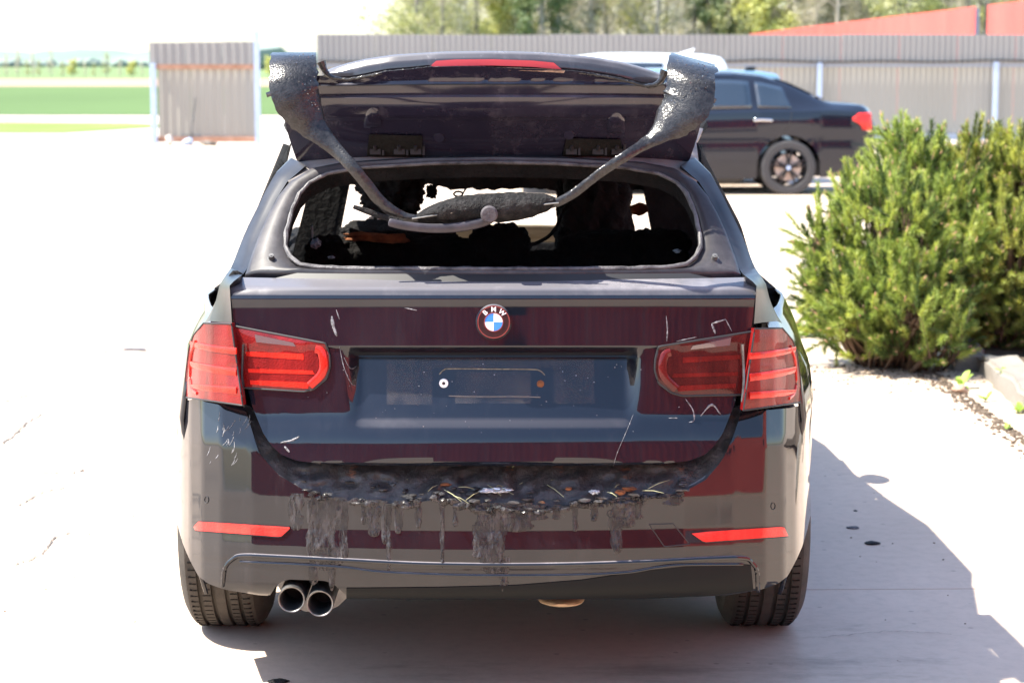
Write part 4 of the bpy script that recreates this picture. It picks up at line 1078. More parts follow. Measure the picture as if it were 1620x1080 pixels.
# drips of melted plastic running down the bumper
def drips(name, cols, seed, m):
    """cols: list of (a, top, bottom, halfwidth)"""
    for (a0, yt, yb, hw) in cols:
        nu, nv = 26, 54; fr = []; seed += 1.7
        for j in range(nv):
            t = j/(nv-1); y = lerp(yt, yb, t)
            w1 = hw*(1 + .35*noise.noise(Vector((t*4, seed, 0))) - .25*t)*(1 if t < .8 else math.sqrt(max(0, 1-((t-.8)/.2)**2))*.9+.1)
            ca = a0 + hw*.3*noise.noise(Vector((t*3, seed, 5)))
            for i in range(nu):
                s = -1+2*i/(nu-1); a = ca + s*w1*(1+.2*noise.noise(Vector((t*9, seed, s*2))))
                e = max(0, 1-s*s)**.5*min(1, (1-t)*14)
                h = e*(.0016 + .0034*abs(noise.fractal(Vector((a*.12, y*.055, seed)), .8, 2, 5))) - .0012
                h += .0018*e*sstep(.6, .98, t)
                fr.append(cp(a, y, bv(a, y) - h))
        finish(name, fr, [tuple(reversed(x)) for x in gridfaces(nv, nu)], m, BU, angle=180)
drips('melted_drip', [(-265, 786, 905, 30), (-285, 790, 925, 11), (-236, 792, 890, 9), (-312, 780, 840, 14), (-255, 840, 935, 8), (0, 800, 912, 25), (-4, 795, 862, 32), (34, 798, 842, 30), (60, 798, 824, 34), (-165, 796, 905, 5), (-188, 790, 850, 12), (-80, 798, 900, 5), (18, 880, 938, 10), (-22, 830, 885, 12),
                      (50, 795, 836, 12), (-172, 792, 862, 6), (-118, 794, 836, 7), (-150, 792, 845, 8), (196, 788, 878, 13), (210, 785, 836, 16), (222, 790, 822, 20), (-205, 792, 830, 5), (130, 795, 842, 6), (160, 795, 825, 8), (-60, 795, 834, 5), (100, 798, 822, 9), (285, 782, 800, 20)], 1.0, M['drip'])
def rim_lumps():
    b = MB()
    for k in range(110):
        a = rn.uniform(-300, 300); yb = tab(BTOP, a)
        blob(b, cp(a, yb + rn.uniform(-3, 5), bv(a, yb) - rn.uniform(-.002, .004)), (rn.uniform(.006, .02), rn.uniform(.004, .008), rn.uniform(.003, .009)), .5, k*.71, 2, 1.7)
    o = b.out('melted_crust', M['drip'], BU); o['kind'] = 'stuff'
rim_lumps()

# ---- raised rear-window hatch
H = empty('window_hatch', (0, .46, 1.38)); H.parent = CAR; H['label'] = 'raised, heat-warped rear window hatch with bare underside'
h0 = Vector((0, .46, 1.38))
def hv(a, y):   # underside depth
    t = (250-y)/125.0
    return .47 - .20*t + .10*(a/320)**2 - .03*math.sin(math.pi*min(1, max(0, t))) 
CE = [(0, 106), (30, 105), (105, 106), (130, 109), (168, 112), (205, 120), (230, 124), (250, 123), (270, 117)]
CEr = [(0, 107), (60, 109), (115, 111), (145, 114), (195, 122), (232, 132), (250, 136), (272, 131)]
def ce(a): return tab(CE, -a) if a < 0 else tab(CEr, a)
TE = [(0, 81), (80, 82), (155, 86.5), (200, 93), (230, 100), (255, 108), (272, 115)]
def te(a): return tab(TE, abs(a)) + (5*sstep(0, 260, a) if a > 0 else 0)
def hatch():
    def hw(y): return tab([(100, 318), (140, 330), (190, 330), (215, 324), (250, 312), (262, 306)], y)
    n = 90; vs = []; ys = [108, 112, 118, 122, 127, 131, 133, 136, 142, 150, 154, 162, 172, 180, 186, 189, 192, 205, 220, 235, 250, 262]
    for y in ys:
        for k in range(n):
            s = -1 + 2*k/(n-1); a = s*hw(y); yy = y
            if y < 131: yy = lerp(ce(a), 131, (y-108)/23)
            crease = 4*(abs(s)**2)*sstep(180, 130, yy)
            v = hv(a, yy)
            v += {0: 0}.get(0) + .010*sstep(133, 128, yy) - .018*sstep(150, 156, yy + 0) + .012*sstep(186, 190, yy)
            if yy < 131: v -= .006*abs(noise.fractal(Vector((a*.09, yy*.1, 0)), .8, 2, 4))
            vs.append(cp(a, yy + crease, v) - h0)
    f = [tuple(reversed(x)) for x in gridfaces(len(ys), n)]
    ul = finish('hatch_inner', vs, f, M['hatch'], H, angle=45)
    # outer skin and trailing edge: closed strip from the charred edge over the crown
    vs = []; rows = [(0, .0), (.12, -.004), (.30, -.0035), (.45, -.002), (.55, .0), (.62, .0025), (.8, .007), (.93, .012), (1, .02)]
    for t, dv in rows:
        for k in range(n):
            a = lerp(-270, 271, k/(n-1)); y = lerp(ce(a), te(a), t); vs.append(cp(a, y, hv(a, 127) + .012 + dv) - h0)
    last = len(rows)*n
    for k in range(n):
        a = lerp(-270, 271, k/(n-1)); vs.append(cp(a, te(a), hv(a, 127) + .012 + .02) - h0 + Vector((0, .30, -.06)))
    finish('outer_skin', vs, [tuple(reversed(x)) for x in gridfaces(len(rows)+1, n)], M['hatch_skin'], H, angle=40)
    # charred lip
    b = MB(); P = []; 
    for k in range(160):
        a = lerp(-268, 270, k/159); P.append(cp(a, ce(a)+2, hv(a, 122) + .002) - h0 + Vector((0, noise.noise(Vector((a*.2, 0, 0)))*.003, noise.noise(Vector((a*.25, 9, 0)))*.003)))
    b.tube(P, [.0035 + .003*abs(noise.noise(Vector((k*.35, 2, 2)))) for k in range(160)], 7); b.out('charred_lip', M['glitter'], H)
    P = [cp(a, 134+4*(abs(a)/330)**2, hv(a, 133) - .003) - h0 for a in range(-262, 263, 6)]
    MB().tube(P, .0013, 5).out('panel_gap', M['shut'], H)
    patch2 = lambda name, T, B_, off, m, **k: patch(name, T, B_, lambda a, y: hv(a, y), off, m, H, **k)
    return ul
M['hatch_skin'] = car_paint('spoiler_paint', (.03, .03, .036), (.2, .2, .22), .5, .1)
def hpatch(name, T, B_, vf, off, m, **k):
    o = patch(name, T, B_, vf, off, m, H, **k); o.data.transform(Matrix.Translation(-h0)); return o
M['hinge'] = mat('sooty_hinge', (.018, .017, .02), .6, spec=.2)
hatch()
for s in (-1, 1):     # unseen plates added behind the straps to fill out the car's shadow
    vs = []
    for j in range(9):
        v = .30 + .70*j/8
        for k in range(5):
            t = k/4; vs.append(Vector((s*lerp(.44, .562 - .012*j/8, t), v + .01*math.sin(t*6), lerp(1.57, 1.535, t) - .03*(j/8)**2 + .010*noise.noise(Vector((j*.7, k*.9, s*3))))) - h0)
    finish('shadow_plate', vs, gridfaces(9, 5), M['hatch'], H, solid=.012)
hpatch('brake_light', [(-90, 96.5), (-60, 94.5), (0, 94), (60, 96), (96, 99.5)], [(-100, 105.5), (-60, 104.5), (0, 104), (60, 106), (109, 110.5)], lambda a, y: hv(a, 127) + .008, .008, mat('pink_red_lens', (.55, .06, .08), .3, 0, 1, .06), nu=30, nv=4, thick=.01)
hpatch('burnt_foam', [(-20, 107), (40, 107.5), (100, 110), (114, 112)], [(-20, 110), (40, 112), (100, 115), (112, 116)], lambda a, y: hv(a, 122), .008, varied('brown_foam', (.16, .09, .05), (.36, .25, .17), 60, .9, .7, 100), nu=30, nv=4, thick=.006)
for s in (-1, 1):
    x0, x1 = (-200, -112) if s < 0 else (110, 206)
    hpatch('hinge_recess', [(x0+4, 213), (x1, 215)] if s < 0 else [(x0+6, 219), (x1-4, 221)], [(x0, 247), (x1, 249)], hv, .018, M['soot'], nu=12, nv=6, thick=.006)
    for q in (x0+14, (x0+x1)/2+8, x1-10):
        c = cp(q, 240, hv(q, 240) - .020) - h0
        b = MB().box(c, (.028, .02, .014)); b.cyl(c + Vector((0, -.01, .006)), c + Vector((0, -.022, .016)), .006, .004, 10); b.box(c + Vector((.02, 0, .006)), (.006, .016, .03))
        b.out('hinge', M['hinge'], H, smooth=False)
    # domed pockets
    a0 = -190 if s < 0 else 195; y0 = 168 if s < 0 else 176
    vs = []; nu, nv = 12, 10
    for j in range(nv):
        for i in range(nu):
            x = -1 + 2*i/(nu-1); y = j/(nv-1); aa = a0 + x*15; yy = y0 + 36*y + (6*x*x if y < .3 else 0)
            vs.append(cp(aa, yy, hv(aa, yy) - .004 - .022*(1-x*x)**.5*(math.sin(math.pi*min(1, .12+y*.88)))**.7) - h0)
    finish('pocket', vs, [tuple(reversed(x)) for x in gridfaces(nv, nu)], M['hatch'], H, angle=180)
    for q, yq in ((-274, 209), (120, 212), (-85, 216)):
        if (q < 0) == (s < 0):
            c = cp(q, yq, hv(q, yq)-.002) - h0; MB().cyl(c, c+Vector((0, -.006, -.004)), .016, .013, 18).out('grommet', M['hatch'], H)
# melted straps: broad crumbly plates thinning into ribbons
def strap(name, path, n=60, seed=1, cnt=10):
    """path rows: a, y, half width px, v, tilt"""
    A = catmull([(p[0], p[1], p[2]) for p in path], n); Vv = catmull([(p[3], p[4] if len(p) > 4 else 0, 0) for p in path], n); vs = []
    fr = []; bk = []
    for i, p in enumerate(A):
        d = A[min(i+1, n-1)] - A[max(0, i-1)]; d.z = 0; d.normalize(); q = Vector((-d.y, d.x, 0))
        if q.x < 0: q = -q
        for k in range(cnt):
            s = -1 + 2*k/(cnt-1); jag = 1 + .10*noise.fractal(Vector((i*.6, seed, (s > 0)*7)), .7, 2.2, 4)
            e = Vector((p.x, p.y, 0)) + q*p.z*s*jag
            bow = .018*(1-s*s)*min(1, p.z/30)
            fr.append(cp(e.x, e.y, Vv[i].x - bow + Vv[i].y*s + .0022*noise.fractal(Vector((e.x*.12, e.y*.12, seed)), .8, 2, 4)))
            bk.append(fr[-1] + Vector((0, .010 + .006*(1-s*s), 0)))
    N = n*cnt; gf = gridfaces(n, cnt); fc = [tuple(reversed(x)) for x in gf] + [tuple(i+N for i in x) for x in gf]
    rim = list(range(cnt)) + [j*cnt+cnt-1 for j in range(1, n)] + [(n-1)*cnt+i for i in range(cnt-2, -1, -1)] + [j*cnt for j in range(n-2, 0, -1)]
    fc += [(rim[i], rim[(i+1) % len(rim)], rim[(i+1) % len(rim)]+N, rim[i]+N) for i in range(len(rim))]
    bm = bmesh.new(); me = bpy.data.meshes.new(name); me.from_pydata([tuple(v) for v in fr+bk], [], fc); bm.from_mesh(me); bmesh.ops.recalc_face_normals(bm, faces=bm.faces); bm.to_mesh(me); bm.free()
    me.materials.append(M['glitter']); me.polygons.foreach_set('use_smooth', [True]*len(me.polygons)); me.set_sharp_from_angle(angle=R(50))
    o = bpy.data.objects.new(name, me); COL.objects.link(o); o.parent = CAR; return o
strap('melted_strap', [(-316, 83, 35, .30, 0), (-316, 91, 36, .24, 0), (-316, 116, 38, .19, .006), (-314, 145, 38, .17, .012), (-303, 172, 34, .17, .014), (-288, 196, 25, .17, .01), (-270, 216, 16, .16, .01), (-248, 238, 11, .145, 0), (-222, 265, 9.5, .12, 0),
                       (-200, 292, 9, .125, 0), (-180, 317, 9, .13, 0), (-160, 334, 9, .135, 0), (-140, 343, 7, .14, 0), (-118, 346, 5, .14, 0)], seed=2)
strap('melted_strap', [(318, 93, 35, .36, 0), (316, 101, 40, .26, -.004), (313, 122, 37, .20, -.01), (312, 148, 40, .18, -.02), (302, 172, 37, .17, -.028), (281, 195, 29, .17, -.02), (261, 214, 15, .16, -.012), (235, 231, 9, .15, 0), (205, 250, 8, .12, 0),
                       (175, 270, 7.5, .125, 0), (150, 289, 7, .13, 0), (128, 306, 7, .135, 0), (105, 319, 7, .14, 0), (86, 326, 5, .14, 0)], seed=5)
for s, a0, a1 in ((-1, -278, -246), (1, 246, 280)):   # web joining strap to hatch
    P = catmull([(s*272, 98 if s < 0 else 112), (s*266, 112 if s < 0 else 126), (s*256, 122 if s < 0 else 134), (s*240, 125 if s < 0 else 136)], 16)
    MB().tube([cp(p.x, p.y, .25) for p in P], [.012, .011, .010, .009, .008, .008, .007, .007, .006, .006, .006, .005, .005, .005, .004, .004], 8).out('melted_web', M['glitter'], CAR)
crumb = MB()
for k in range(240):
    s = rn.choice((-1, 1)); t = rn.random(); a = s*(315 + rn.uniform(-36, 36)); y = lerp(86, 190, t); 
    if y > 165: a = s*(300+rn.uniform(-26, 26))
    c = cp(a, y + (7 if s > 0 else 0), .165 if y > 112 else .20) + Vector((0, -.004, 0)); r = rn.uniform(.0009, .0026)
    crumb.box(c, (r*1.4, r, r), Matrix.Rotation(rn.random()*3, 3, 'Y') @ Matrix.Rotation(rn.random()*3, 3, 'X'))
o = crumb.out('glass_crumbs', mat('glass_crumbs', (.06, .07, .08), .08, .3, 1), CAR, smooth=False); o['kind'] = 'stuff'
# central charred roll, wiper arm and motor
def roll():
    top = catmull([(-130, 347, 0), (-110, 330, 0), (-70, 315, 0), (-20, 307, 0), (40, 305, 0), (80, 307, 0), (106, 316, 0)], 50)
    bot = catmull([(-130, 349, 0), (-100, 350, 0), (-50, 350, 0), (-10, 352, 0), (40, 348, 0), (80, 336, 0), (106, 320, 0)], 50)
    vs = []; ns = 18
    for i in range(50):
        c = top[i].lerp(bot[i], .5); h = (bot[i]-top[i]).length/2 + .5
        for k in range(ns):
            t = 2*math.pi*k/ns; q = 1 + .10*noise.fractal(Vector((i*.5, math.cos(t)*2, math.sin(t)*2)), .7, 2, 4)
            vs.append(cp(c.x, c.y - math.sin(t)*h*q, .155 - math.cos(t)*.045*min(1, h/15)*q))
    f = gridfaces(50, ns, True)
    o = finish('charred_roll', vs, f, M['char'], CAR, angle=180)
    P = [cp(p.x, p.y, .115) for p in catmull([(-128, 346), (-95, 341), (-50, 334), (0, 328), (60, 325), (104, 321)], 40)]
    MB().tube(P, .0022, 6).out('wire_edge', M['steel'], CAR)
roll()
P = catmull([(-166, 351), (-140, 357), (-100, 361), (-60, 360), (-25, 354), (-5, 347), (0, 341)], 30)
MB().tube([cp(p.x, p.y, .115) for p in P], [(.0105+.002*math.sin(i/29*3), .006) for i in range(30)], 10, up=(0, 1, 0)).out('wiper_arm', varied('purple_grey_metal', (.012, .010, .015), (.034, .029, .039), 30, .5), CAR, subsurf=1)
c = cp(-6, 338, .13); MB().lathe([(0, -.035), (.017, -.034), (.021, -.028), (.021, .03)], 'Y', c, 24).out('wiper_motor', M['ash'], CAR)
P = [cp(a, y, .125) for a, y in ((-221, 327), (-200, 334), (-175, 343), (-142, 351))]
MB().tube(P, [(.005, .004), (.0075, .004), (.0075, .004), (.006, .004)], 8, up=(0, 1, 0)).out('wiper_blade', M['char'], CAR)

# ================================================================== PARKED CARS
M['glass'] = mat('tinted_glass', (.012, .02, .03), .03, 0, 1, .01, .8)
M['sedan_paint'] = mat('dark_blue_paint', (.008, .011, .020), .4, 0, 1, .03, .0)
M['white_paint'] = mat('white_paint', (.78, .79, .80), .3, 0, 1, .03)
M['light_blue_paint'] = mat('light_blue_paint', (.14, .26, .36), .3, .3, 1, .03)
def arch_z(l, arches, r):
    z = 0
    for c in arches:
        d = abs(l-c)
        if d < r: z = max(z, .335 + math.sqrt(r*r-d*d))
    return z
def parked_car(name, label, Xr, Y, D):
    t = empty(name, (Xr - D['len']/2, Y, 0)); props(t, label, 'car'); t['group'] = 'cars parked along the beige fence'
    ox = D['len']/2; L = D['len']; ar = D['arches']; r = .395
    ls = sorted(set([round(L*i/70, 4) for i in range(71)] + [c+r*math.cos(k*math.pi/16) for c in ar for k in range(17)]))
    def sec(l):
        wd = tab(D['w'], l); zs = tab(D['belt'], l); zr = tab(D['top'], l); wr = tab(D['wr'], l)
        zb = max(tab(D['bot'], l), arch_z(l, ar, r)); out = []
        zr = max(zr, zs + .004)
        for k in range(7):
            z = lerp(zb, zs-.02, k/6); out.append((wd - .05*sstep(.5, .2, z) + .012*math.sin(z*7) - .03*sstep(zs-.16, zs, z), z))
        out += [(wd-.055, zs), (lerp(wd-.055, wr, .5), lerp(zs, zr-.04, .5)), (wr, zr-.04), (wr-.07, zr-.012), (wr*.5, zr+.0), (0, zr+.01)]
        return out
    vs = []; S = [sec(l) for l in ls]; m = len(S[0])*2-1
    for l, s in zip(ls, S):
        for (u, z) in s: vs.append((ox-l, -u, z))
        for (u, z) in reversed(s[:-1]): vs.append((ox-l, u, z))
    f = gridfaces(len(ls), m); f = f + [tuple(range(m)), tuple(reversed(range((len(ls)-1)*m, len(ls)*m)))]
    finish('body', vs, f, D['paint'], t, angle=38)
    MB().box((0, 0, .32), (L*.9, 1.5, .2)).out('underbody', M['shut'], t, smooth=False)
    for (l0, l1, t0, t1) in D['glass']:   # belt l0..l1, roof t0..t1
        for s in (-1, 1):
            vs = []; n = 10
            for j in range(6):
                for i in range(n):
                    k = j/5; l = lerp(lerp(l0, t0, k), lerp(l1, t1, k), i/(n-1)); q = sec(l)
                    A = Vector((q[7][0], q[7][1], 0)); B = Vector((q[9][0], q[9][1], 0)); p = A.lerp(B, .06 + .80*k)
                    vs.append((ox-l, s*(p.x + .004), p.y))
            finish('window', vs, gridfaces(6, n), M['glass'], t, angle=60, solid=.004)
    for (la, lb) in D['screens']:
        vs = []
        for j in range(5):
            for i in range(9):
                l = lerp(la, lb, j/4); zz = tab(D['top'], l) + .012; vs.append((ox-l, (-1+i/4)*(tab(D['wr'], l)-.09), zz))
        finish('windscreen', vs, gridfaces(5, 9), M['glass'], t, solid=.004)
    for c in ar:
        for s in (-1, 1):
            wr_ = empty('wheel', (ox-c, s*.80, .335)); wr_.parent = t; R1 = .345
            MB().lathe([(.235, -.09), (.25, -.105), (.315, -.105), (.338, -.085), (R1, -.05), (R1, .05), (.338, .085), (.315, .105), (.25, .105), (.235, .09)], 'Y', n=48).out('tyre', M['tyre2'], wr_)
            MB().lathe([(.236, .095*s), (.226, .098*s), (.222, .04*s), (.222, -.09*s)], 'Y', n=40).out('rim', M['rim_black'], wr_)
            MB().lathe([(.05, .03*s), (.165, .03*s), (.165, .015*s), (.05, .015*s)], 'Y', n=32).out('brake_disc', M['disc_tan'], wr_)
            sp = MB()
            for k in range(5):
                for o_ in (-.13, .13):
                    a = 2*math.pi*k/5 + .3
                    p0 = Vector((math.cos(a+o_*.9)*.045, .085*s, math.sin(a+o_*.9)*.045)); p1 = Vector((math.cos(a+o_*1.25)*.228, .080*s, math.sin(a+o_*1.25)*.228))
                    sp.tube([p0, p1], [(.016, .014), (.0125, .012)], 6, up=(0, 1, 0))
            sp.cyl((0, .05*s, 0), (0, .098*s, 0), .05, n=16); sp.out('spokes', M['rim_black'], wr_)
            MB().cyl((0, .099*s, 0), (0, .103*s, 0), .028, n=16).out('hub_cap', M['hub'], wr_)
    return t, sec, ox
M['tyre2'] = mat('road_tyre', (.05, .048, .05), .8)
M['rim_black'] = mat('satin_black_rim', (.022, .022, .026), .3, .3)
M['disc_tan'] = varied('brake_disc', (.45, .32, .26), (.65, .52, .44), 9, .5)
M['hub'] = mat('hub_blue_white', (.45, .55, .75), .3)
SED = dict(len=4.62, arches=(1.09, 3.88), paint=M['sedan_paint'],
    w=[(0, .72), (.06, .80), (.25, .87), (.8, .905), (3.9, .905), (4.3, .84), (4.55, .68), (4.62, .55)],
    belt=[(0, .86), (.05, .98), (.12, 1.035), (.55, 1.055), (1.5, 1.045), (3.4, .99), (3.9, .90), (4.4, .76), (4.62, .62)],
    top=[(0, .90), (.04, 1.04), (.10, 1.095), (.16, 1.11), (.55, 1.135), (.68, 1.18), (.85, 1.265), (1.11, 1.385), (1.41, 1.47), (1.8, 1.51), (2.3, 1.515), (2.7, 1.485), (3.0, 1.39), (3.6, 1.07), (3.75, 1.01), (4.2, .93), (4.5, .80), (4.62, .64)],
    wr=[(0, .62), (.2, .76), (.55, .74), (.85, .66), (1.2, .60), (2.6, .61), (3.0, .66), (3.7, .76), (4.2, .74), (4.62, .5)],
    bot=[(0, .55), (.03, .34), (.2, .24), (.9, .2), (3.9, .2), (4.5, .22), (4.62, .4)],
    glass=[(1.06, 1.47, 1.16, 1.50), (1.55, 2.30, 1.57, 2.30), (2.40, 3.30, 2.38, 2.95)], screens=[(.62, 1.22), (2.85, 3.68)])
S, sec, ox = parked_car('parked_sedan', 'dark blue saloon parked side-on before the fence, its tail light beside the pine shrub', (1378-810)/F*26.2, 26.75, SED)
def side_strip(name, pts, m, w_, out=.006, n=16):
    P = catmull(pts, n); vs = []
    for p in P:
        q = sec(p.x); 
        for dz in (-w_/2, w_/2):
            z = p.y+dz; u = 0
            for k in range(len(q)-1):
                if q[k][1] <= z <= q[k+1][1]: u = lerp(q[k][0], q[k+1][0], (z-q[k][1])/(q[k+1][1]-q[k][1]+1e-6)); break
            vs.append((ox-p.x, -(u+out), z))
    return finish(name, vs, [(2*i, 2*i+2, 2*i+3, 2*i+1) for i in range(n-1)], m, S, solid=.004)
side_strip('door_handle', [(1.30, .92), (1.42, .925), (1.53, .92)], M['chrome'], .03, .03)
side_strip('door_handle', [(2.42, .91), (2.54, .915), (2.65, .91)], M['chrome'], .03, .03)
side_strip('pillar_trim', [(1.50, 1.09), (1.505, 1.2), (1.51, 1.34)], M['chrome'], .0, .004)
vsl = []
for (l0, z0) in ((.30, .93), (.07, 1.0), (.05, .80), (.20, .81)): pass
def lamp_side():
    vs = []
    for j in range(8):
        for i in range(8):
            t = j/7; z = lerp(.80, 1.005, t); lA = .06; lB = lerp(.18, .22, t) + .11*math.exp(-((z-.93)/.05)**2); l = lerp(lA, lB, i/7)
            q = sec(l); u = q[3][0]
            for k in range(len(q)-1):
                if q[k][1] <= z <= q[k+1][1]: u = lerp(q[k][0], q[k+1][0], (z-q[k][1])/(q[k+1][1]-q[k][1]+1e-6))
            vs.append((ox-l, -(u+.006), z))
    for s in (-1, 1):
        finish('tail_light', [(a, b*(-s), c) for a, b, c in vs], gridfaces(8, 8), M['refl_red'], S, solid=.01)
lamp_side()
MB().box((ox-.03, -.62, .66), (.05, .16, .03)).out('reflector', M['refl_red'], S)
# door shut lines on the side
for pts in ([(1.06, 1.03), (1.10, .85), (1.35, .55), (1.42, .30)], [(2.36, 1.03), (2.38, .7), (2.38, .28)]):
    b = MB(); P = []
    for p in catmull(pts, 14):
        q = sec(p.x); u = q[3][0]
        for k in range(len(q)-1):
            if q[k][1] <= p.y <= q[k+1][1]: u = lerp(q[k][0], q[k+1][0], (p.y-q[k][1])/(q[k+1][1]-q[k][1]+1e-6))
        P.append((ox-p.x, -u, p.y))
    b.tube(P, .004, 5); b.out('door_gap', M['shut'], S)
SUV = dict(len=4.6, arches=(.95, 3.75), paint=M['white_paint'],
    w=[(0, .80), (.15, .90), (4.0, .92), (4.6, .6)], belt=[(0, 1.0), (3.4, 1.05), (4.6, .75)],
    top=[(0, 1.1), (.10, 1.45), (.22, 1.70), (.5, 1.745), (1.5, 1.765), (2.0, 1.76), (2.35, 1.72), (2.9, 1.45), (3.5, 1.12), (4.4, .98), (4.6, .75)],
    wr=[(0, .70), (.5, .68), (2.4, .68), (3.4, .75), (4.6, .5)], bot=[(0, .5), (.2, .3), (4.4, .3), (4.6, .45)],
    glass=[(.45, 1.0, .5, 1.0), (1.1, 1.85, 1.1, 1.85), (1.95, 3.0, 1.95, 2.35)], screens=[(2.45, 3.3)])
W_, _, oxw = parked_car('parked_white_car', 'white tall car of which only the roof shows above the dark saloon', (1168-810)/F*30.3, 31.2, SUV)
b = MB(); b.add([(oxw-.62, -.02, 1.76), (oxw-.62, .02, 1.76), (oxw-.82, .02, 1.76), (oxw-.82, -.02, 1.76), (oxw-.58, 0, 1.835)], [(0,1,2,3),(0,4,1),(1,4,2),(2,4,3),(3,4,0)]); b.out('roof_aerial', M['white_paint'], W_)
HB = dict(len=4.2, arches=(.85, 3.4), paint=M['light_blue_paint'],
    w=[(0, .76), (.15, .86), (3.7, .88), (4.2, .6)], belt=[(0, .95), (3.2, .98), (4.2, .7)],
    top=[(0, 1.1), (.10, 1.36), (.16, 1.47), (.45, 1.515), (1.3, 1.545), (1.9, 1.54), (2.3, 1.47), (3.1, 1.05), (4.0, .86), (4.2, .65)],
    wr=[(0, .62), (.5, .6), (2.2, .62), (3.1, .72), (4.2, .5)], bot=[(0, .5), (.2, .28), (4.0, .28), (4.2, .4)],
    glass=[(.35, .85, .42, .85), (.95, 1.7, .95, 1.7), (1.8, 2.8, 1.8, 2.25)], screens=[(2.4, 3.0)])
H_, _, oxh = parked_car('parked_hatchback', 'light blue hatchback hidden behind the dark saloon, roof and spoiler showing', (1243-810)/F*28.7, 29.0, HB)
MB().box((oxh-.52, -.30, 1.545), (.13, .2, .05)).out('roof_bracket', M['shut'], H_, bevel=.01)

# ================================================================== PINE SHRUBS
M['needle'] = leafmat('pine_needles', (.10, .155, .038), (.25, .33, .065), (.50, .56, .17))
M['needle2'] = leafmat('pine_needles_yellowish', (.13, .17, .038), (.30, .36, .07), (.54, .57, .17))
NEED = [leafmat('needles_dark', (.035, .065, .018), (.06, .10, .028), (.10, .15, .04)), leafmat('needles_mid', (.12, .18, .045), (.23, .31, .075), (.40, .47, .14)), leafmat('needles_light', (.20, .27, .06), (.36, .43, .10), (.56, .60, .22))]
NEED2 = [leafmat('needles_dark', (.045, .065, .018), (.08, .11, .03), (.13, .16, .045)), leafmat('needles_mid', (.15, .19, .045), (.29, .33, .08), (.46, .50, .15)), leafmat('needles_light', (.26, .29, .06), (.43, .46, .11), (.62, .62, .24))]
M['bud'] = varied('pine_buds', (.42, .20, .12), (.62, .38, .25), 60, .7)
M['twig_b'] = varied('pine_twig', (.09, .055, .035), (.16, .10, .065), 30, .9)
